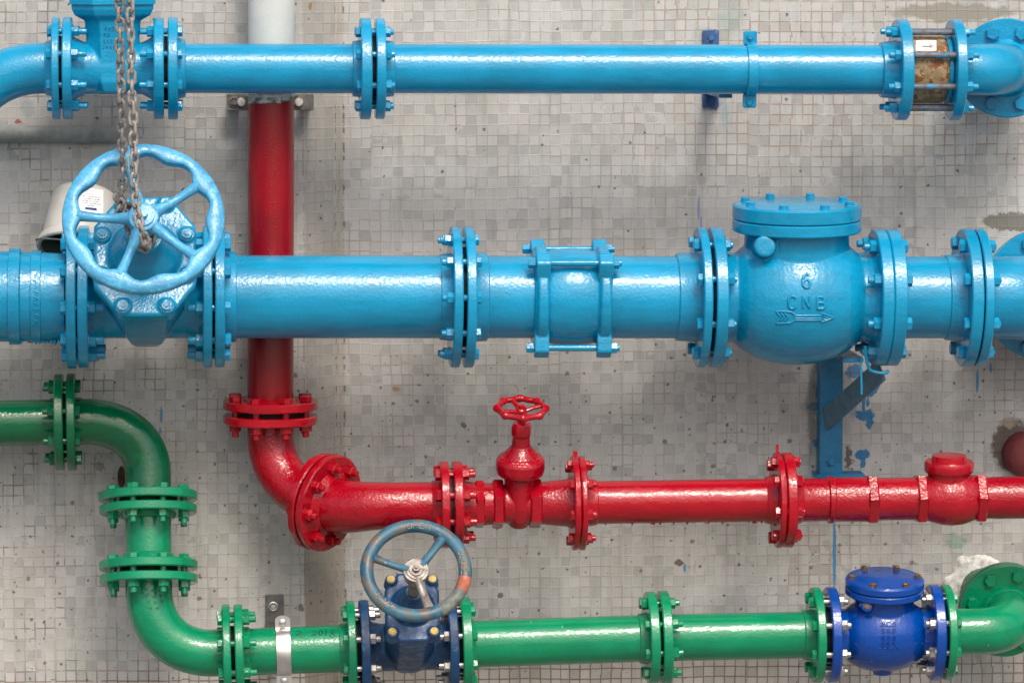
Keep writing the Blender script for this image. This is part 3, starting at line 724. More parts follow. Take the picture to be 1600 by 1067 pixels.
def wheel_big(T, Mx, n1, Ro, ang0):
    Mr = Mx @ Matrix.Translation((0, 0, n1)) @ Matrix.Rotation(-math.pi / 2, 4, 'Y')   # local x = stem
    mb = MB(); N = 200; vs = []; fs = []; K = 18
    for i in range(N):
        t = 2 * math.pi * i / N
        w = 11.3 + 2.2 * math.cos(10 * (t - ang0)) + .8 * math.sin(3 * t + 1) + 1.5 * max(0, math.cos(5 * (t - ang0))) ** 3
        rc = Ro - w
        for k in range(K):
            a = 2 * math.pi * k / K; ca, sa = math.cos(a), math.sin(a)
            e = .5
            rr = rc + w * math.copysign(abs(ca) ** e, ca); hh = 9.5 * math.copysign(abs(sa) ** e, sa)
            if rr > Ro - 5 and hh > 0: hh -= 2.2
            # x,y on the wheel face: x right, y up
            vs.append((rr * math.cos(t), rr * math.sin(t), n1 + hh))
    for i in range(N):
        for k in range(K):
            i2 = (i + 1) % N; k2 = (k + 1) % K
            fs.append([i * K + k, i * K + k2, i2 * K + k2, i2 * K + k])
    mb.add(vs, fs, Mx)
    rim = mb.build('handwheel', M['blue_wheel'], T, angle=50)
    for j in range(5):
        a = ang0 + j * 2 * math.pi / 5; c, s = math.cos(a), math.sin(a)
        mb = MB(); p = []; r = []
        for i in range(14):
            u = i / 13; q = 18 + (Ro - 38) * u
            p.append(Mx @ Vector((q * c, q * s, n1 + 2 - 6 * math.sin(math.pi * (1 - u) * .9)))); r.append(10.4 - 2.8 * math.sin(math.pi * u) - 1.5 * u)
        mb.sweep(p, r, 18); mb.build('spoke', M['blue_wheel'], T, rim)
    mb = MB(); mb.lathe([(-26, 0), (-26, 20), (4, 24), (9, 22), (10, 19), (10, 0)], Mr, 40); mb.lathe([(9, 0), (9, 17), (13, 16), (14, 0)], Mr, 32)
    mb.build('hub', M['blue_wheel'], T, rim)
    mb = MB(); mb.lathe([(13, 0), (13, 7), (22, 6.4), (22.5, 0)], Mr, 8); mb.build('stem_nut', M['blue_wheel'], T, rim)
    return rim
wheel_big(T, Mw, 300, 120.5, math.radians(33))
# pipe 337-724
e0, e1, g0, g1 = pair(T2, 711, 724, 732, 745.5, RF)
T = thing('flanged_pipe', 'wide sky blue pipe crossing in front of the red riser on the middle line', 'pipe', T2.pt(d0), 'flanged pipe lengths')
pipe(T, T2.M, d0 + 2, e1 - 2, R2, m2, n=24); f = flange(T, T2.M, d0, d1, RF, m2, (T2.t(370, 70), 69.5, 72)); gasket(T, T2.M, c1, d0, 78)
bolts(T, f, T2.M, c0, d1, 91, 10, -12, 9, m2, ext=12, flip=True, nut=11)
f = flange(T, T2.M, e0, e1, RF, m2, (T2.t(690, 66), 66, 68)); gasket(T, T2.M, e1, g0, 78)
bolts(T, f, T2.M, e0, g1, 93, 10, 14, 8, m2, ext=7, flip=True, nut=10)
T = thing('pipe_stub', 'short wide sky blue stub between a bolted joint and the rod tied coupling', 'pipe', T2.pt(g0))
pipe(T, T2.M, g0 + 2, T2.t(870), R2, m2); flange(T, T2.M, g0, g1, RF, m2, (T2.t(766, 68), 68, 70))
# dresser style coupling
T = thing('tied_coupling', 'sky blue barrel coupling with two eared end rings and long tie bolts', 'coupling', T2.pt(T2.t(899)))
q = lambda p: T2.t(p, 78)
mb = MB(); pr = [(q(858), 0)]
for i in range(17):
    u = i / 16; pr.append((q(858) + (q(940) - q(858)) * u, 70.5 + 6 * math.sin(math.pi * u) ** .7))
pr.append((q(940), 0)); mb.lathe(pr, T2.M, 72); mb.build('sleeve', M['blue_cast'], T)
angs = [math.radians(a) for a in (48, -35, 150)]
for (p0, p1) in ((837, 862), (935, 960)):
    mb = MB(); mb.disc(q(p0) + 4, q(p1) - 3, 80, T2.M, 3, 72); mb.disc(q(p0), q(p0) + 12, 74, T2.M, 3, 72)
    for a in angs:
        Mx = T2.M @ Matrix.Rotation(a, 4, 'X')
        mb.loft([[(x, y, z) for x, y, z in ((q(p0) + 1, -w, zz), (q(p1) - 1, -w, zz), (q(p1) - 1, w, zz), (q(p0) + 1, w, zz))] for zz, w in ((50, 26), (80, 20), (98, 12), (100, 9))], Mx)
    mb.build('end_ring', M['blue_cast'], T, remesh=1.5, smooth=4)
for a in angs:
    mb = MB(); Mx = T2.M @ Matrix.Rotation(a, 4, 'X') @ Matrix.Translation((0, 0, 87))
    mb.lathe([(q(826), 0), (q(826), 8), (q(837), 9), (q(838), 0)], Mx, 6); mb.lathe([(q(836), 0), (q(836), 5), (q(972), 5), (q(973), 0)], Mx, 16)
    mb.lathe([(q(959), 0), (q(959), 9), (q(968), 9), (q(968), 0)], Mx, 6); mb.build('tie_bolt', m2, T, angle=25)
# pipe 960-1114
h0, h1, i0, i1 = pair(T2, 1102, 1114, 1122, 1139, RF)
T = thing('flanged_pipe', 'sky blue pipe between the rod tied coupling and the large round check valve', 'pipe', T2.pt(h0), 'flanged pipe lengths')
pipe(T, T2.M, T2.t(925), h1 - 2, R2, m2); f = flange(T, T2.M, h0, h1, RF, m2, (T2.t(1063, 68), 67.5, 70)); gasket(T, T2.M, h1, i0, 80)
bolts(T, f, T2.M, h0, i1, 91, 8, 22.5, 8.6, m2, ext=4)
j0, j1, k0, k1 = pair(T2, 1381, 1398, 1400, 1419, 107)
def swing_check(T, L, t0, t1, rp, xc, Rb, zc, rz, neck, cap, tiltv, mats, matcap, bolts_n, bolt_mat, bp, boss, vox, caph):
    """bulbous body, upright neck, bolted round cover; tiltv leans the cover toward the viewer"""
    C = L.pt(xc); up = Vector((0, -math.sin(tiltv), math.cos(tiltv)))
    Mu = frame(C, up, (0, -1, 0)); mb = MB()
    mb.lathe([(t0 - 2, 0), (t0 - 2, rp * 1.16), (t0 + 7, rp * 1.04), (t0 + 16, rp), (t1 - 16, rp), (t1 - 7, rp * 1.04), (t1 + 2, rp * 1.16), (t1 + 2, 0)], L.M, 56)
    Ms = Matrix.Translation(C + Vector((0, 0, zc))) @ Matrix.Diagonal((Rb[0], Rb[1], Rb[2], 1)); pr = []
    for i in range(25):
        a = math.pi * i / 24; pr.append((-math.cos(a), math.sin(a) ** .76 if 0 < i < 24 else 0))
    mb.lathe(pr, Ms, 64)
    mb.lathe(neck, Mu, 64)
    for b in boss: b(mb, C, L)
    bo = mb.build('valve_body', mats, T, remesh=vox, smooth=5)
    R, z0, z1, z2 = cap
    mb = MB(); mb.disc(z0, z1, R, Mu, 2.2, 80); mb.build('neck_flange', matcap, T)
    mb = MB(); mb.lathe([(z1 + .8, 0), (z1 + .8, R - 2), (z1 + 2.5, R), (z2 - 3, R), (z2, R - 3), (z2, R * .70), (z2 + caph, R * .66), (z2 + caph, 0)], Mu, 80); cv = mb.build('cover', matcap, T)
    hs, hh = bp
    for k in range(bolts_n):
        a = 2 * math.pi * (k + .5) / bolts_n; Mk = Mu @ Matrix.Translation((0, -R * .83 * math.sin(a), R * .83 * math.cos(a))) @ Matrix.Rotation(random.random(), 4, 'X')
        mb = MB(); mb.lathe([(z2 - 1, 0), (z2 - 1, hs * 1.2), (z2 + 1.2, hs * 1.15), (z2 + 1.2, hs), (z2 + hh, hs), (z2 + hh + 1, hs * .8), (z2 + hh + 1, 0)], Mk, 12 if bolt_mat is matcap else 6)
        mb.build('cover_bolt', bolt_mat, T, cv, angle=28)
    return bo, Mu
T = thing('check_valve', 'large bulbous sky blue check valve with a round bolted lid, raised letters and an arrow', 'valve', T2.pt((i1 + j0) / 2))
flange(T, T2.M, i0, i1, RF, m2); flange(T, T2.M, j0, j1, 107, m2)
def bossA(mb, C, L):
    Mk = frame(P(1194, 388, -20), (-.12, -1, .12)); mb.lathe([(0, 0), (0, 20), (68, 17), (70, 14), (70, 0)], Mk, 28)
    for (a, b, z0, z1) in ((1141, 1172, 455, 487), (1345, 1381, 457, 488)):
        p0 = P(a, z1, -52); p1 = P(b, z0, -52); mb.box(p0.x, p1.x, -62, 0, p0.z, p1.z, None, 1.5)
xc = T2.t(1252, 60)
bo, Mu = swing_check(T, T2, i1, j0, 70, xc, (120, 106, 105), -1, 0, [(0, 0), (0, 86), (60, 83), (100, 82), (118, 84), (118, 0)], (101, 105, 124, 148), math.radians(3.2),
    M['blue_cast'], M['blue_cast'], 8, M['blue_cast'], (7, 6), [bossA], 2.0, 1.5)
bv = bvh(bo, T)
mb = MB(); write(mb, bv, '6', 1254, 428, 12, 22, 0, 5, 3.4); mb.build('raised_number', M['blue_cast'], T, bo, angle=60)
mb = MB(); write(mb, bv, 'C', 1232, 463, 12, 19, 0, 5, 3.3); write(mb, bv, 'N', 1255, 463, 10, 18, 0, 5, 3.3); write(mb, bv, 'B', 1277, 464, 12, 18, 0, 5, 3.3); mb.build('raised_letters', M['blue_cast'], T, bo, angle=60)
mb = MB()
for ln in ([(1241, 497), (1282, 497)], [(1213, 486), (1236, 487), (1243, 492)], [(1213, 505), (1236, 504), (1243, 499)], [(1213, 486), (1220, 495), (1213, 505)], [(1220, 489), (1226, 495), (1220, 501)], [(1226, 489), (1232, 495), (1226, 501)],
           [(1283, 489), (1303, 496), (1283, 503)], [(1283, 489), (1283, 503)], [(1286, 494), (1296, 496), (1286, 499)], [(1241, 493), (1282, 493)], [(1241, 500), (1282, 500)]): stroke(mb, bv, ln, 3.0, 2.4)
mb.build('raised_arrow', M['blue_cast'], T, bo, angle=60)
# spool right of the check valve
l0, l1, n0, n1 = pair(T2, 1521, 1538, 1542, 1555, 108)
T = thing('pipe_spool', 'very short sky blue spool between the large check valve and the right edge joint', 'pipe', T2.pt(k0))
pipe(T, T2.M, k0 + 2, l1 - 2, R2, m2); f = flange(T, T2.M, k0, k1, 107, m2); gasket(T, T2.M, j1, k0, 100)
bolts(T, f, T2.M, j0, k1, 89, 8, 22.5, 9, m2, ext=9, flip=True, nut=11)
f = flange(T, T2.M, l0, l1, 108, m2, (T2.t(1487, 66), 66, 69)); gasket(T, T2.M, l1, n0, 96)
bolts(T, f, T2.M, l0, n1, 90, 8, 22.5, 9, m2, ext=2)
T, fl = wall_bend('pipe_bend', 'sky blue pipe bend turning into the wall at the right edge of the middle line', T2, n1 + 20, n0, n1, R2, 108, (1640, 462), 118, m2, (.1, 1, 0), 8, 22.5, 10, 90, tk=14)
# hooked paint-covered wire under the check valve
mb = MB(); mb.sweep([P(x, y, -40) for x, y in ((1352, 540), (1353, 556), (1356, 570), (1359, 578), (1366, 581), (1378, 583), (1386, 582), (1388, 578))], 2.8, 12)
mb.sweep([P(x, y, -36) for x, y in ((1346, 556), (1345, 575), (1346, 600), (1346, 616))], 1.7, 10)
single(mb, 'wire_hook', 'thin blue painted wire hook hanging under the large check valve', 'hook', m2, P(1365, 570, -86))
# =================================================================== SUPPORT POST
T = thing('support_bracket', 'blue painted steel wall bracket with grey diagonal strut under the large check valve', 'bracket', P(1298, 740, 210))
Zt, Zb = P(1298, 548, 190).z, P(1298, 742, 190).z
X0, X1 = P(1283, 650, 190).x, P(1318, 650, 190).x
mb = MB(); mb.box(X0, X1, YR - 40, YR - 34, Zb, Zt, None, 1); mb.box(X0, X0 + 6, YR - 34, YR, Zb, Zt, None, 1); mb.build('upright', M['post_blue'], T)
mb = MB(); mb.box(X0 - 8, X1 + 36, YR - 46, YR, Zb - 5, Zb + 1, None, 1); mb.build('foot', M['post_blue'], T)
mb = MB(); mb.box(X0 + 2, X1 - 2, -20, YR - 30, Zt + 2, Zt + 9, None, 1); mb.build('arm', M['post_blue'], T)
mb = MB(); a = P(1291, 655, 196); b = P(1376, 579, 20); d = (b - a).normalized(); Ms = frame(a, d, (0, -.4, 1))
mb.box(-6, (b - a).length, -3, 3, -17, 17, Ms, 1); mb.build('strut', M['strut'], T)
mb = MB(); mb.lathe([(0, 0), (0, 6), (5, 6), (5, 3.5), (9, 3.5), (9, 0)], frame(P(1298, 722, YR - 40), (0, -1, 0)), 6); mb.build('bolt', M['post_blue'], T)
# =================================================================== RED RISER
T3 = Line((424, -60), (422.5, 640), 105, 105, True); RM = 36.5
f0, f1, g0, g1 = [T3.t(q, 75) for q in (634, 646.5, 657, 669)]
T = thing('riser_pipe', 'upright pipe, white above a ragged paint edge and dark red below, behind the blue pipes', 'pipe', T3.pt(f0))
pipe(T, T3.M, T3.t(-260), f1 - 2, RM, M['riser'], n=40)
f = flange(T, T3.M, f0, f1, 75, M['red'], (T3.t(625, 38), 38, 41), wob=.02); gasket(T, T3.M, f1, g0, 50)
bolts(T, f, T3.M, f0, g1, 60, 8, 22.5, 8.6, M['red'], ext=9)
T = thing('saddle_clamp', 'grey steel clamp plate holding the riser at its white to red paint edge', 'clamp', P(422, 160, 150))
Mb = Matrix.Translation(P(422, 160, 150))
mb = MB(); mb.box(-69, 69, -3, 3, -13, 13, Mb, 1); mb.build('back_plate', M['galv'], T)
mb = MB(); mb.box(-66, -48, 3, 60, -11, 11, Mb, 1); mb.box(48, 66, 3, 60, -11, 11, Mb, 1); mb.build('standoff', M['galv'], T)
mb = MB(); mb.torus(RM + 2.2, 2.4, frame(P(422.5, 148, 105), (0, 0, 1), (0, -1, 0)), 48, 10)
for s in (-1, 1): mb.lathe([(0, 0), (0, 7), (4, 6), (5, 0)], frame(P(422 + s * 45, 160, 146), (0, -1, 0)), 12)
mb.build('strap', M['plaster'], T)
mb = MB(); mb.torus(7, 1.8, frame(P(366, 160, 146), (0, -1, 0)), 20, 8); mb.lathe([(0, 0), (0, 5), (5, 5), (5, 0)], frame(P(366, 160, 147), (0, -1, 0)), 6); mb.build('bolt', M['galv'], T)
# first elbow
C = P(507, 784, 42); dC = Vector((.77, -.63, -.16)).normalized()
Mc = frame(C, dC)
T = thing('red_elbow', 'glossy red elbow with hardened paint bumps bending from the riser down to the tilted joint', 'pipe', T3.pt(g0))
mb = MB(); ps = [T3.pt(g0 + 1), T3.pt(g1 + 14)]
pe = bez(T3.pt(g1 + 16), T3.d, C - dC * 12, dC, 30)
mb.sweep(ps + pe + [C - dC * 3], [36.5, 36.5] + [36.5 + 2.5 * i / 30 for i in range(31)] + [40], 64)
mb2 = mb
mb.build('elbow_body', M['red_lump'], T, angle=50)
flange(T, T3.M, g0, g1, 75, M['red'], wob=.02)
f = flange(T, Mc, -14, -2.5, 77, M['red_lump'], (-24, 40, 46), wob=.03); gasket(T, Mc, -3, 2, 68)
bolts(T, f, Mc, -14, 13, 60, 8, 10, 8, M['red'], ext=8)
# second elbow
T4 = Line((640, 789), (1250, 780.5), -6); R4 = 35.5
h0, h1, i0, i1 = [T4.t(q, 68) for q in (691.5, 703.5, 712, 725)]
T = thing('red_bend', 'glossy red bend flaring from the tilted round joint into the level red line', 'pipe', C)
mb = MB(); pe = bez(C + dC * 10, dC, T4.pt(T4.t(612)), T4.d, 24)
mb.sweep([C + dC * 2] + pe + [T4.pt(h0 + 2)], [46] + [46 - 10 * (i / 24) ** .7 for i in range(25)] + [35.8], 64)
mb.build('bend', M['red_lump'], T, angle=50)
flange(T, Mc, 2.5, 13, 77, M['red_lump'], (26, 42, 52), wob=.02)
f = flange(T, T4.M, h0, h1, 68, M['red'], (T4.t(676, 38), 37, 40), wob=.02); gasket(T, T4.M, h1, i0, 50)
bolts(T, f, T4.M, h0, i1, 54, 8, 22.5, 8, M['red'], ext=10, nut=10)
# threaded adaptor + hex
def hexr(mb, L, a, b, r, ph=0.0):
    a, b = L.t(a, r), L.t(b, r); mb.lathe([(a, 0), (a, r - 3), (a + 2.5, r), (b - 2.5, r), (b, r - 3), (b, 0)], L.M, 6, 0, ph)
T = thing('red_nipple', 'stubby red flanged nipple with hexagon collar left of the small gate valve', 'pipe fitting', T4.pt(i0))
flange(T, T4.M, i0, i1, 68, M['red'], None, wob=.02)
mb = MB(); mb.lathe([(i1 - 2, 0), (i1 - 2, 40), (i1 + 12, 36), (T4.t(744), 34), (T4.t(780), 32.5), (T4.t(780), 0)], T4.M, 56)
mb.build('nipple_body', M['red_lump'], T)
mb = MB(); hexr(mb, T4, 744, 759, 39, .2); mb.build('hexagon_collar', M['red'], T, angle=25)
# red gate valve
p0, p1, q0, q1 = [T4.t(q, 73) for q in (900, 908.5, 911, 919)]
T = thing('gate_valve', 'small red gate valve with scalloped red handwheel on top', 'valve', T4.pt(T4.t(811)))
ty = math.radians(15); V0 = T4.pt(T4.t(811)); up = Vector((.01, -math.sin(ty), math.cos(ty))).normalized()
Mu = frame(V0, up, (0, -1, 0)); mb = MB()
mb.lathe([(T4.t(786), 0), (T4.t(786), 31), (T4.t(832), 31), (T4.t(832), 0)], T4.M, 40)
mb.loft([[(z, y * w, x * w2) for (x, y) in [(math.cos(a), math.sin(a)) for a in [2 * math.pi * i / 24 for i in range(24)]]] for z, w, w2 in ((-39, 8, 12), (-34, 17, 22), (-20, 23, 30), (0, 24, 33), (30, 23, 30), (48, 26, 28), (56, 30, 30))], Mu)
bo = mb.build('valve_body', M['red_lump'], T, remesh=1.3, smooth=5)
for qa, qb in ((772, 789), (830, 849)): mb = MB(); hexr(mb, T4, qa, qb, 40, .15); mb.build('hexagon_end', M['red_lump'], T, angle=25)
mb = MB(); mb.lathe([(48, 0), (48, 31), (53, 37), (60, 38.5), (72, 38.5), (77, 36), (82, 28), (90, 22), (94, 0)], Mu, 48)
mb.lathe([(70, 0), (70, 37), (81, 33), (81, 0)], Mu, 8, 0, .3)
mb.lathe([(80, 0), (80, 30), (88, 23), (98, 15), (116, 13), (116, 0)], Mu, 40); mb.build('bonnet', M['red_lump'], T, remesh=1.1, smooth=3)
mb = MB(); mb.lathe([(114, 0), (114, 14), (117, 16), (130, 16), (136, 13), (137, 0)], Mu, 8, 0, .2); mb.build('packing_nut', M['red'], T, angle=25)
mb = MB(); mb.lathe([(132, 0), (132, 6), (164, 6), (164, 0)], Mu, 14); mb.build('stem', M['red'], T)
tz = math.radians(18); upw = Vector((.015, -math.sin(tz), math.cos(tz)))
Wc = P(814.5, 638, (Mu @ Vector((155, 0, 0))).y); Mw2 = frame(Wc, upw, (0, -1, 0))
mb = MB(); mb.torus(lambda t: 36.5 + 1.4 * math.cos(8 * t), lambda t: 5.0 + 1.7 * max(0, math.cos(8 * t)) ** 3, Mw2, 160, 14)
rim = mb.build('handwheel', M['red'], T, angle=60)
for k in range(4):
    a = math.radians(20 + 90 * k); mb = MB()
    mb.sweep([Mw2 @ Vector((-5 * (1 - u) ** 2 - 1, -q_ * math.sin(a), q_ * math.cos(a))) for u, q_ in [(i / 8, 4 + 31 * i / 8) for i in range(9)]], 4.2, 12, flat=.8); mb.build('spoke', M['red'], T, rim)
mb = MB(); mb.lathe([(-12, 0), (-12, 9), (-1, 9), (1, 7), (1, 0)], Mw2, 20); mb.lathe([(0, 0), (0, 5.5), (6, 5), (6, 0)], Mw2, 6); mb.build('hub', M['red'], T, rim)
T = thing('red_nipple', 'stubby red flanged nipple right of the small gate valve, with a tab above its joint', 'pipe fitting', T4.pt(p0))
mb = MB(); mb.lathe([(T4.t(844), 0), (T4.t(844), 33), (T4.t(868), 36), (T4.t(884), 37), (p0 + 1, 42), (p0 + 1, 0)], T4.M, 56); mb.build('nipple_body', M['red_lump'], T)
f = flange(T, T4.M, p0, p1, 74, M['red'], wob=.035); gasket(T, T4.M, p1, q0, 55)
bolts(T, f, T4.M, p0, q1, 62, 8, 10, 7, M['red'], ext=7, nut=8)
mb = MB(); mb.box(p0 + 2, p0 + 9, -3, 3, 66, 82, T4.M, 1.2); mb.build('tab', M['red'], T)
# main red pipe
r0, r1, s0, s1 = [T4.t(q, 74) for q in (1221.5, 1230, 1233, 1247)]
T = thing('flanged_pipe', 'plain glossy red pipe on the level red line between two many bolted joints', 'pipe', T4.pt(q0), 'flanged pipe lengths')
pipe(T, T4.M, q0 + 2, r1 - 2, 33.8, M['red'], n=30); flange(T, T4.M, q0, q1, 74, M['red'], (T4.t(936, 35), 35, 38), wob=.035)
mb = MB()
for k in range(22):
    Mx = T4.M @ Matrix.Translation((T4.t(random.uniform(945, 1195)), random.uniform(-14, 6), -31.2))
    mb.lathe([(-2, 0), (-1, 2.0), (1, 2.4), (3 + random.random() * 2, 1.0), (4.5, 0)], Mx @ Matrix.Rotation(math.pi / 2, 4, 'Y'), 8)
mb.build('paint_drips', M['red'], T)
f = flange(T, T4.M, r0, r1, 75, M['red'], (T4.t(1200, 35), 36, 40), wob=.03); gasket(T, T4.M, r1, s0, 62)
bolts(T, f, T4.M, r0, s1, 62, 8, 10, 8, M['red'], ext=2)
mb = MB(); mb.box(r0 + 1, r0 + 5, -3, 3, 70, 88, T4.M, 1); mb.build('tab', M['red'], T)
T5 = Line((1247, 781), (1600, 777), -6)
T = thing('red_coupling', 'red flanged nipple and hexagon ended coupling between the last joint and the red check valve', 'coupling', T5.pt(0))
flange(T, T4.M, s0, s1, 75, M['red'], (T4.t(1258, 40), 36, 42), wob=.02)
mb = MB(); tt = lambda p: T5.t(p, 35)
mb.lathe([(tt(1249), 0), (tt(1249), 38), (tt(1258), 34), (tt(1297), 33.5), (tt(1299), 37.5), (tt(1306), 37.5), (tt(1308), 35), (tt(1362), 35.5), (tt(1362), 0)], T5.M, 64, 0, 0, lambda x, t: 1 + .008 * noise.noise((x * .1, 3 * math.cos(t), 3 * math.sin(t)))); mb.build('sleeve', M['red_lump'], T)
mb = MB(); hexr(mb, T5, 1359, 1376, 42, .42); mb.build('hexagon_end', M['red_lump'], T, angle=25)
mb = MB(); mb.lathe([(tt(1372), 0), (tt(1372), 33.5), (tt(1446), 33.5), (tt(1446), 0)], T5.M, 56, 0, 0, lambda x, t: 1 + .008 * noise.noise((x * .1, 3 * math.cos(t), 3 * math.sin(t) + 9))); mb.build('pipe_body', M['red_lump'], T)
T = thing('check_valve', 'small red check valve with a round screwed cap near the right edge', 'valve', T5.pt(T5.t(1492)))
mb = MB(); mb.lathe([(tt(1448), 0), (tt(1448), 33), (tt(1462), 38), (tt(1478), 42), (tt(1492), 43.5), (tt(1508), 42), (tt(1522), 38), (tt(1534), 33), (tt(1534), 0)], T5.M, 56)
Mu = frame(T5.pt(tt(1488)), (0, -math.sin(.06), 1), (0, -1, 0)); mb.lathe([(10, 0), (10, 31), (36, 33), (48, 36), (48, 0)], Mu, 48)
bo = mb.build('valve_body', M['red_lump'], T, remesh=1.3, smooth=5)
for qa, qb in ((1437, 1453), (1530, 1546)): mb = MB(); hexr(mb, T5, qa, qb, 42, .42); mb.build('hexagon_end', M['red_lump'], T, angle=25)
mb = MB(); mb.lathe([(42, 0), (42, 37), (45, 39), (57, 39), (60, 37), (60, 28), (69, 27), (70, 0)], Mu, 48); mb.build('cap', M['red'], T)
mb = MB(); bv = bvh(bo, T); write(mb, bv, 'S', 1489, 742, 6, 9, 0, 2, 1.6); mb.build('raised_letter', M['red'], T, bo)
T = thing('pipe_end', 'red pipe leaving the small red check valve at the right edge', 'pipe', T5.pt(T5.t(1546)))
mb = MB(); mb.lathe([(tt(1540), 0), (tt(1540), 32.5), (tt(1560), 33.5), (tt(1900), 33.5), (tt(1900), 0)], T5.M, 56, 0, 0, lambda x, t: 1 + .006 * noise.noise((x * .1, 3 * math.cos(t), 3 * math.sin(t) + 4))); mb.build('pipe_body', M['red_lump'], T)
# dull red capped pipe end from the wall
mb = MB(); Mx = frame(P(1601, 709, YR), (0, -1, 0)); mb.lathe([(-30, 0), (-30, 38), (10, 38), (24, 36), (34, 28), (39, 14), (40, 0)], Mx, 56)
single(mb, 'capped_pipe', 'dull dark red domed pipe end sticking out of the wall at the right edge', 'pipe', M['dull_red'], P(1601, 709, YR))
# =================================================================== GREEN LINE
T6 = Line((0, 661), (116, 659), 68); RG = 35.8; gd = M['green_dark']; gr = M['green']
a0, a1, b0, b1 = [T6.t(q, 76) for q in (84, 97, 103.5, 116)]
T = thing('flanged_pipe', 'dark green pipe entering at the left edge below the blue valve', 'pipe', T6.pt(a0), 'flanged pipe lengths')
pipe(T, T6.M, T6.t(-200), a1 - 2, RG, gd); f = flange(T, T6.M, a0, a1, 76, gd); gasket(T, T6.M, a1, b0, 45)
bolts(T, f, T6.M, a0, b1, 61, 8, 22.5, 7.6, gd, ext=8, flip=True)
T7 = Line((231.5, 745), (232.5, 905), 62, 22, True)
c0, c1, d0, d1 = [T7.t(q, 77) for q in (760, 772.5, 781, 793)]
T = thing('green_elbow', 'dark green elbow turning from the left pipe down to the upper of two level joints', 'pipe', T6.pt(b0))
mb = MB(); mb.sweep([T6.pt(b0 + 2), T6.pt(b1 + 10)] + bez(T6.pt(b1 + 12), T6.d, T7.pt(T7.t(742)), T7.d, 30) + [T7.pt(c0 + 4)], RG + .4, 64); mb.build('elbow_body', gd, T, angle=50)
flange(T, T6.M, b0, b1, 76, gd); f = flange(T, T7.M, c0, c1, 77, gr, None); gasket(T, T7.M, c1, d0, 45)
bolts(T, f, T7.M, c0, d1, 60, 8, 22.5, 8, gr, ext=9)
e0, e1, h0, h1 = [T7.t(q, 77) for q in (869, 881.5, 891, 903)]
T = thing('pipe_spool', 'short upright green spool between two level joints', 'pipe', T7.pt(d0))
pipe(T, T7.M, d0 + 2, e1 - 2, RG, gr); flange(T, T7.M, d0, d1, 77, gr, (T7.t(806, 40), 41, 43)); f = flange(T, T7.M, e0, e1, 77, gr, (T7.t(860, 40), 39, 42)); gasket(T, T7.M, e1, h0, 45)
bolts(T, f, T7.M, e0, h1, 60, 8, 22.5, 8, gr, ext=9)
T8 = Line((345, 1019.5), (1000, 997), 0); R8 = 36.8
i0, i1, j0, j1 = [T8.t(q, 76) for q in (349, 360, 368, 380)]
T = thing('green_elbow', 'green elbow with faint raised casting marks sweeping from the upright spool to the bottom line', 'pipe', T7.pt(h0))
mb = MB(); mb.sweep([T7.pt(h0 + 2), T7.pt(h1 + 8)] + bez(T7.pt(h1 + 10), T7.d, T8.pt(T8.t(336)), T8.d, 34) + [T8.pt(i0 + 3)], RG + .8, 72); bo = mb.build('elbow_body', gr, T, angle=50)
flange(T, T7.M, h0, h1, 77, gr); f = flange(T, T8.M, i0, i1, 76, gr); gasket(T, T8.M, i1, j0, 42)
bolts(T, f, T8.M, i0, j1, 60, 8, 22.5, 7.6, gr, ext=10, nut=10)
bv = bvh(bo, T); mb = MB()
for row, (cx_, cy_, rad) in enumerate(((345, 905, 108), (345, 905, 118), (345, 905, 98))):
    for k in range(15 if row < 2 else 9):
        a = math.radians(204 - 5.0 * k - row * 2); x = cx_ + rad * math.cos(a); y = cy_ - rad * math.sin(a)
        s_ = random.uniform(1.6, 2.6); stroke(mb, bv, [(x - s_, y - 1), (x, y + s_), (x + s_ * .8, y - s_)], 1.6, 1.7)
mb.build('raised_marks', gr, T, bo)
k0, k1 = [T8.t(q, 75) for q in (545.5, 557)]
T = thing('flanged_pipe', 'green pipe with a handwritten date, wrapped by a bright steel strap', 'pipe', T8.pt(j0), 'flanged pipe lengths')
bo = pipe(T, T8.M, j0 + 2, k1 - 2, R8, gr); flange(T, T8.M, j0, j1, 76, gr, (T8.t(391, 40), 39, 40)); fR = flange(T, T8.M, k0, k1, 75, gr, (T8.t(531, 38), 38, 39))
bv = bvh(bo, T); mb = MB()
for ch, x, y, w, h in (('2', 462, 984.5, 9.5, 8), ('-', 479, 983, 6, 8), ('2', 487.5, 985, 7.5, 7.5), ('0', 498, 984, 6.5, 8), ('1', 507.5, 982.5, 4, 10), ('8', 515, 983, 8.5, 13)): write(mb, bv, ch, x, y, w, h, 0, 1.5, .35)
mb.build('handwritten_date', M['marker'], T, bo)
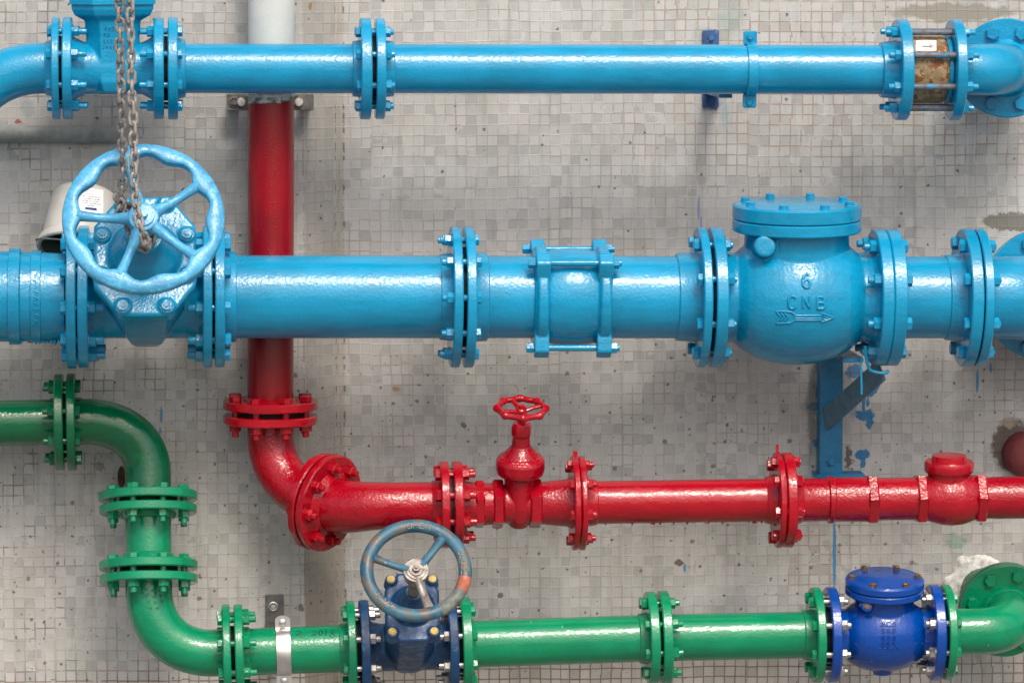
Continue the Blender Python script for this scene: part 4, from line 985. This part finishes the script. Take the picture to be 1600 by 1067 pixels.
# steel strap clamp
T = thing('strap_clamp', 'bright stainless steel strap clamp round the green pipe by the handwritten date', 'clamp', T8.pt(T8.t(443)))
x0, x1 = T8.t(431.5, 38), T8.t(455, 38)
mb = MB(); mb.lathe([(x0, 0), (x0, R8 + 1.6), (x0 + .6, R8 + 2.4), (x1 - .6, R8 + 2.4), (x1, R8 + 1.6), (x1, 0)], T8.M, 72); mb.build('strap', M['strap'], T)
for s in (1, -1):
    mb = MB(); zz = sorted((s * 36, s * 60))
    Mz = T8.M; pts = []
    for i in range(13):
        a = math.pi * i / 12; pts.append((math.cos(a) * (x1 - x0) / 2, math.sin(a) * 8))
    xm = (x0 + x1) / 2
    sec = [(xm + p[0], 46 + p[1] + 3) for p in pts] + [(x0, 34), (x1, 34)]
    mb.loft([[(x, y, s * z) for x, z in sec] for y in (-8, -4.5)], Mz); e = mb.build('ear', M['strap'], T)
    mb = MB(); mb.lathe([(0, 0), (0, 5.6), (3, 5), (4, 3), (4, 0)], T8.M @ Matrix.Translation((xm, -8, s * 46)) @ Matrix.Rotation(-math.pi / 2, 4, 'Z'), 18); mb.build('rivet', M['strap'], T, e)
T = thing('wall_bracket', 'small dark grey steel bracket with a bolt on the wall behind the strap clamp', 'bracket', P(430, 960, YL))
mb = MB(); Mb = Matrix.Translation(P(428, 953, YL)); mb.box(-14, 16, -5, 0, -26, 26, Mb, 1); mb.build('base_plate', M['iron'], T)
mb = MB(); mb.box(-15, 17, -180, -5, -27, -22, Mb, 1); mb.build('arm', M['iron'], T)
mb = MB(); mb.torus(6.5, 1.6, frame(P(427, 947, YL - 6), (0, -1, 0)), 20, 8); mb.lathe([(0, 0), (0, 4.5), (4, 4.5), (4, 2.5), (8, 2.2), (8, 0)], frame(P(427, 947, YL - 5), (0, -1, 0)), 6); mb.build('bolt', M['strap'], T)
# navy gate valve
l0, l1 = [T8.t(q, 75) for q in (566, 579)]; m0, m1_ = [T8.t(q, 75) for q in (704, 717)]; n0, n1 = [T8.t(q, 75) for q in (725, 739)]
bolts(T if False else bpy.data.objects[fR.parent.name], fR, T8.M, k0, l1, 60, 8, 22.5, 7.4, M['steel'], ext=8, nut=9, head=gr)
T = thing('gate_valve', 'navy blue gate valve with yellow bolt caps and a weathered grey blue three spoke handwheel', 'valve', T8.pt((l1 + m0) / 2))
flange(T, T8.M, l0, l1, 75, M['navy']); flange(T, T8.M, m0, m1_, 75, M['navy']); gasket(T, T8.M, k1, l0, 44)
TL2 = math.radians(33.5)
Mx = gate_front(T, T8, l1, m0, .72, 38, TL2, (M['navy'], M['navy']), [(sx * 32, sy * 44) for sx in (1, -1) for sy in (1, -1)], M['yellow'], None, .0, 140, (42, 58),
    [(-62, 20, 16, 0), (-50, 23, 24, 0), (0, 36, 42, 0), (70, 38, 50, 0), (125, 38, 54, 0), (138, 40, 56, 0)],
    [[(145, 0), (145, 36), (160, 30), (176, 20), (190, 15), (205, 14), (205, 0)]])
mb = MB(); mb.lathe([(200, 0), (200, 9), (270, 9), (270, 0)], Mx @ Matrix.Rotation(-math.pi / 2, 4, 'Y'), 18); mb.build('stem', M['galv'], T)
n1w = 282; mb = MB(); Mz = Mx @ Matrix.Translation((0, 0, n1w))
N = 144; K = 16; vs = []; fs = []; mi = []
for i in range(N):
    t = 2 * math.pi * i / N
    for k in range(K):
        a = 2 * math.pi * k / K; q_ = 74.5 + 10.2 * math.cos(a); vs.append((q_ * math.cos(t), q_ * math.sin(t), 8.5 * math.sin(a)))
for i in range(N):
    deg = i * 360 / N
    mat_i = 1 if 332 < deg < 349 else (2 if (296 < deg <= 332 or deg >= 349 or deg < 12) and not 332 < deg < 349 else 0)
    if deg < 12 or deg >= 349: mat_i = 0
    for k in range(K):
        i2 = (i + 1) % N; k2 = (k + 1) % K; mb.f.append([i * K + k, i * K + k2, i2 * K + k2, i2 * K + k]); mb.mi.append(mat_i)
mb.v = [Mz @ Vector(v) for v in vs]
rim = mb.build('handwheel', [M['wheel2'], M['orange'], M['greyrim']], T)
for j, dg in enumerate((52, 161, 286)):
    a = math.radians(dg); c_, s_ = math.cos(a), math.sin(a); mb = MB()
    mb.sweep([Mz @ Vector((q_ * c_, q_ * s_, -6 * math.sin(math.pi * (1 - u) * .8))) for u, q_ in [(i / 9, 10 + 58 * i / 9) for i in range(10)]], [9.5 - 2.5 * math.sin(math.pi * i / 9) for i in range(10)], 16, flat=.75)
    mb.build('spoke', [M['wheel2'], M['greyrim'], M['hub2']][0 if j < 2 else 2], T, rim)
Mh = Mz @ Matrix.Rotation(-math.pi / 2, 4, 'Y')
mb = MB(); mb.lathe([(-22, 0), (-22, 17), (-2, 20), (1, 19), (1, 0)], Mh, 32); mb.build('hub', M['hub2'], T, rim)
mb = MB(); mb.lathe([(1, 0), (1, 15), (3, 15), (3.2, 11), (5.5, 10.5), (5.6, 0)], Mh, 28); mb.lathe([(5, 0), (5, 6.5), (11, 6), (12, 0)], Mh, 6); mb.lathe([(11, 0), (11, 3), (15, 2.6), (15, 0)], Mh, 10); mb.build('stem_nut', M['hub2'], T, rim)
bv = bvh(rim, T)
def arc_text(txt, cx, cy, rx, ry, a0, da, w, h, sw, flip=False):
    mb = MB()
    for i, ch in enumerate(txt):
        a = math.radians(a0 + da * i); x = cx + rx * math.cos(a); y = cy - ry * math.sin(a)
        rot = (math.pi / 2 - a) if not flip else (-math.pi / 2 - a)
        ca, sa = math.cos(rot), math.sin(rot)
        for st in GL[ch]: stroke(mb, bv, [(x + (p - .5) * w * ca - (q_ - .5) * h * sa, y + (p - .5) * w * sa + (q_ - .5) * h * ca) for p, q_ in st], sw, 1.3, step=1.5)
    return mb
arc_text('OPEN', 650, 887, 75.5, 66, 98, -7.5, 7.5, 8, 1.7).build('raised_open', M['worncast'], T, rim)
arc_text('CLOSE', 650, 887, 75.5, 66, 22, -7.2, 7, 8, 1.7).build('raised_close', M['worncast'], T, rim)
arc_text('AVK', 650, 889, 74.5, 66, 242, -11, 8, 8, 2.4, True).build('raised_letters', M['hub2'], T, rim)
# green pipes
o0, o1, p0, p1 = [T8.t(q, 74) for q in (1018.5, 1032, 1038.5, 1052.5)]
T = thing('flanged_pipe', 'bright green pipe on the bottom line just right of the navy gate valve', 'pipe', T8.pt(n0), 'flanged pipe lengths')
pipe(T, T8.M, n0 + 2, o1 - 2, R8, gr, n=24); f = flange(T, T8.M, n0, n1, 75, gr, (T8.t(745, 38), 38, 41)); gasket(T, T8.M, m1_, n0, 44)
bolts(T, f, T8.M, m0, n1, 60, 8, 22.5, 7.4, M['steel'], ext=8, nut=9, flip=True, head=gr)
f2 = flange(T, T8.M, o0, o1, 74, gr, (T8.t(1001, 40), 38.5, 40)); gasket(T, T8.M, o1, p0, 42)
bolts(T, f2, T8.M, o0, p1, 59, 8, 15, 7.6, gr, ext=7)
T9 = Line((1040, 996), (1500, 986.5), 0)
q0, q1, r0, r1 = [T9.t(q, 75) for q in (1280, 1292, 1303, 1317)]
T = thing('flanged_pipe', 'bright green pipe on the bottom line leading into the royal blue check valve', 'pipe', T8.pt(p0), 'flanged pipe lengths')
flange(T, T8.M, p0, p1, 74, gr); pipe(T, T9.M, T9.t(1045), q1 - 2, R8, gr); f = flange(T, T9.M, q0, q1, 75, gr, (T9.t(1259, 39), 38.5, 40)); gasket(T, T9.M, q1, r0, 44)
bolts(T, f, T9.M, q0, r1, 60, 8, 22.5, 7.6, M['steel'], ext=6, nut=9, head=gr)
mb_caps = None
s0, s1, t0_, t1_ = [T9.t(q, 75) for q in (1465, 1479.5, 1485.5, 1497)]
T = thing('check_valve', 'royal blue check valve with a round lid held by rusty bolts and steel side nuts', 'valve', T9.pt((r1 + s0) / 2))
flange(T, T9.M, r0, r1, 75, M['royal']); flange(T, T9.M, s0, s1, 76, M['royal'])
def bossB(mb, C, L):
    Mk = frame(P(1353, 948, -20), (-.1, -1, .2)); mb.lathe([(0, 0), (0, 13), (34, 10), (37, 8), (37, 0)], Mk, 24)
    mb.lathe([(0, 0), (0, 22), (62, 16), (66, 14), (66, 0)], frame(C, (0, 0, -1), (0, -1, 0)), 24)
bo, Mu = swing_check(T, T9, r1, s0, 40, T9.t(1386, 40), (72, 63, 61), 0, 0, [(0, 0), (0, 50), (30, 49), (62, 46), (70, 52), (70, 0)], (62.5, 66, 78, 92), math.radians(9),
    M['royal'], M['royal'], 6, M['rusty'], (5.4, 4.5), [bossB], 1.3, 1.2)
mb = MB(); mb.lathe([(38, 0), (38, 4.2), (41, 4.2), (41, 0)], frame(P(1353, 948, -20), (-.1, -1, .2)), 8); mb.build('plug', M['rusty'], T)
bv = bvh(bo, T); mb = MB()
for row, (tx, y) in enumerate((('8C8', 971), ('S88', 982), ('888', 993), ('8S8', 1003))): write(mb, bv, tx, 1377, y, 6, 7, 2.4, 1.8, 1.8)
for ln in ([(1373, 1012), (1400, 1012)], [(1397, 1009), (1404, 1012), (1397, 1015)], [(1375, 978.5), (1400, 978.5)]): stroke(mb, bv, ln, 1.4, 1.1)
mb.build('raised_marks', M['royal'], T, bo)
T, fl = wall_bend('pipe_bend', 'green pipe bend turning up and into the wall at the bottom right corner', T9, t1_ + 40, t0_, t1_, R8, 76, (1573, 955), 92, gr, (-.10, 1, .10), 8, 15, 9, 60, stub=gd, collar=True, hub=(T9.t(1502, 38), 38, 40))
gasket(T, T9.M, s1, t0_, 44)
bolts(T, fl, T9.M, s0, t1_, 61, 8, 22.5, 7.6, M['steel'], ext=6, nut=9, flip=True, head=gr)
# =================================================================== CHAIN
T = thing('chain', 'weathered grey steel chain hanging in two strands and looped over the big wheel hub', 'chain', P(200, 100, -330))
def link(p, d, tw, k=1.0):
    Mx = frame(p, d, (math.sin(tw), -math.cos(tw), .02)); n = 24; pts = []
    for i in range(n + 1):
        a = 2 * math.pi * i / n; c_, s_ = math.cos(a), math.sin(a)
        pts.append(Mx @ Vector((6.6 * k * (1 if c_ > 0 else -1) * min(1, abs(c_) * 6) * .72 + 5.2 * k * c_, 5.2 * k * s_, 0)))
    mb = MB(); mb.sweep(pts, 2.7 * k, 10, cap=False); mb.build('link', M['chain'], T, angle=60)
IRON = 1
def strand(pts, step, tw0=0.0):
    out = []; segs = [Vector(p) for p in pts]
    acc = 0; pos = segs[0]; i = 0; k = 0
    dense = []
    for a, b in zip(segs, segs[1:]):
        n = max(2, int((b - a).length)); dense += [a + (b - a) * j / n for j in range(n)]
    dist = 0; last = dense[0]; nxt = 0
    for j, p in enumerate(dense):
        dist += (p - last).length; last = p
        if dist >= nxt:
            d = (dense[min(j + 3, len(dense) - 1)] - dense[max(j - 3, 0)])
            if d.length < .1: continue
            link(p + Vector((random.uniform(-.8, .8), random.uniform(-1, 1), 0)), d, tw0 + (math.pi / 2) * (k % 2) + random.uniform(-.22, .22) + .25 * math.sin(k * .4)); k += 1; nxt = dist + step
YC = -322
strand([P(203, -40, YC), P(204, 60, YC), P(206, 150, YC), P(208, 222, YC + 2), P(209, 240, YC - 2), P(210, 290, YC), P(213, 325, YC - 6), P(218, 350, YC - 10), P(226, 374, YC - 4), P(232, 384, YC + 14), P(234, 380, YC + 40)], 14.3, .5)
strand([P(186, -40, YC + 40), P(187, 60, YC + 42), P(189, 150, YC + 45), P(192, 230, YC + 62), P(191, 280, YC + 78), P(190, 310, YC + 90), P(187, 330, YC + 96)], 14.3, 1.2)
strand([P(187, 312, YC + 92), P(200, 322, YC + 96), P(196, 334, YC + 90), P(184, 330, YC + 94), P(190, 318, YC + 84)], 11, .8)
strand([P(202, 352, YC + 84), P(206, 368, YC + 86), P(222, 388, YC + 80), P(238, 378, YC + 84), P(240, 340, YC + 100), P(236, 318, YC + 104)], 13, .4)
# =================================================================== JUG, LEDGE, RUSTY SLOT
T = thing('plastic_bucket', 'tilted yellowed white plastic bucket with printed label behind the big blue handwheel', 'bucket', P(130, 330, 110))
dj = Vector((-.13, -.50, -.86)).normalized(); Mj = frame(P(134, 304, 130), dj, (0, -1, 0))
mb = MB(); mb.lathe([(0, 0), (0, 38), (1.2, 45), (4, 50), (9, 53), (18, 54), (60, 56.5), (84, 58), (85, 61.5), (90, 64), (98, 64.5), (100, 62.5), (100, 58.5), (96, 56.5)], Mj, 80)
mb.lathe([(96, 56.5), (84, 54.5), (8, 46), (6, 0)], Mj, 80, 1); bo = mb.build('bucket_body', [M['plastic'], M['olive']], T)
mb = MB(); mb.torus(66, 1.3, Mj @ Matrix.Translation((91, 0, 0)) @ Matrix.Rotation(.35, 4, 'Y'), 80, 8); mb.build('wire_handle', M['galv'], T)
bv = bvh(bo, T); mb = MB(); quad(mb, bv, 124, 293, 161, 331, .7, 4.0); lb = mb.build('label', M['paper'], T, angle=70); bv2 = bvh(lb, T)
if lb.data.polygons:
    mb = MB()
    for y, xa, xb in ((306, 128, 157), (309.5, 128, 157), (313, 128, 155), (316.5, 129, 157), (320, 136, 148)):
        x = xa
        while x < xb: w = random.uniform(2, 6); stroke(mb, bv2, [(x, y + (x - 125) * .1), (min(x + w, xb), y + (min(x + w, xb) - 125) * .1)], 1.3, .25); x += w + 1.2
    mb.build('printed_lines', M['ink'], T, lb)
    mb = MB()
    for y, xa, xb in ((297, 133, 145), (300, 133, 142), (303, 133, 146)): stroke(mb, bv2, [(xa, y), (xb, y + 1)], 1.0, .25)
    mb.build('printed_heading', M['inkred'], T, lb)
    mb = MB(); stroke(mb, bv2, [(133, 325.5), (151, 327.5)], 4.6, .35); mb.build('blue_logo_bar', M['inkblue'], T, lb)
mb = MB(); a = P(-60, 209, YL - 16); b = P(186, 211, YL - 16); d = (b - a)  # flat grey ledge, shaped here as a rounded bar
mb.lathe([(0, 0), (0, 14), (d.length - 2, 14), (d.length, 12), (d.length, 0)], frame(a, d), 36)
mb.lathe([(d.length - 44, 0), (d.length - 44, 15.2), (d.length - 41, 15.2), (d.length - 41, 0)], frame(a, d), 36)
single(mb, 'wall_ledge', 'dirty grey ledge, built as a rounded bar, along the wall at the left edge', 'wall_ledge', M['ledge'], P(100, 210, YL - 16))
mb = MB(); mb.lathe([(-6, 0), (-6, 6), (-3, 7.5), (14, 7.5), (16, 5), (16, 0)], frame(P(190, 744, YL), (0, -1, 0)) @ Matrix.Diagonal((1, .85, 2.2, 1)), 24)
single(mb, 'rusty_stub', 'small dark rusty iron stub in the wall beside the dark green elbow', 'pipe stub', M['rustpipe'], P(190, 744, YL))
# ------------------------------------------------------------------ ground (unseen concrete sheet added to bounce light up onto the pipes)
m, nt = newmat('concrete_ground'); g = G(nt); gp = g.n('ShaderNodeNewGeometry').outputs['Position']
g.bsdf(g.mix(g.noise(gp, 1.3, 6, .65), (.17, .165, .155), (.27, .265, .25)), .85, 0, g.noise(gp, 60, 4), .4, .003)
zg = P(800, 1450, 238).z * S + .01
me = bpy.data.meshes.new('ground'); me.from_pydata([(-60, -60, zg), (60, -60, zg), (60, .6, zg), (-60, .6, zg)], [], [(0, 1, 2, 3)]); me.materials.append(m)
o = bpy.data.objects.new('ground', me); COL.objects.link(o); o['kind'] = 'structure'
# ------------------------------------------------------------------ light
w = bpy.data.worlds.new('World'); bpy.context.scene.world = w; w.use_nodes = True; nt = w.node_tree
SUN_EL = math.radians(50); SUN_AZ = math.radians(12)    # azimuth measured from the viewer side (-Y) toward +X
bg = nt.nodes['Background']; sk = nt.nodes.new('ShaderNodeTexSky'); sk.sky_type = 'NISHITA'; sk.sun_disc = False
sk.sun_elevation = SUN_EL; sk.sun_rotation = math.pi - SUN_AZ; sk.air_density = 1.0; sk.dust_density = 6.0; sk.ozone_density = .6
nt.links.new(sk.outputs[0], bg.inputs[0]); bg.inputs[1].default_value = .145
sl = bpy.data.lights.new('sun', 'SUN'); sl.energy = 1.1; sl.angle = math.radians(12); sl.color = (1, .965, .92)
so = bpy.data.objects.new('sun', sl); COL.objects.link(so)
L = Vector((math.sin(SUN_AZ) * math.cos(SUN_EL), -math.cos(SUN_AZ) * math.cos(SUN_EL), math.sin(SUN_EL)))
so.rotation_euler = L.to_track_quat('Z', 'Y').to_euler(); so.location = L * 5
sc = bpy.context.scene
sc.cycles.use_denoising = True; sc.cycles.max_bounces = 6; sc.cycles.diffuse_bounces = 3; sc.cycles.glossy_bounces = 3; sc.cycles.caustics_reflective = False
sc.cycles.use_adaptive_sampling = True; sc.cycles.adaptive_threshold = .015
sc.view_settings.view_transform = 'Standard'; sc.view_settings.look = 'None'; sc.view_settings.gamma = 1; sc.view_settings.use_curve_mapping = False
sc.view_settings.exposure = .42
for o in bpy.data.objects:
    if '_l' in o: del o['_l']
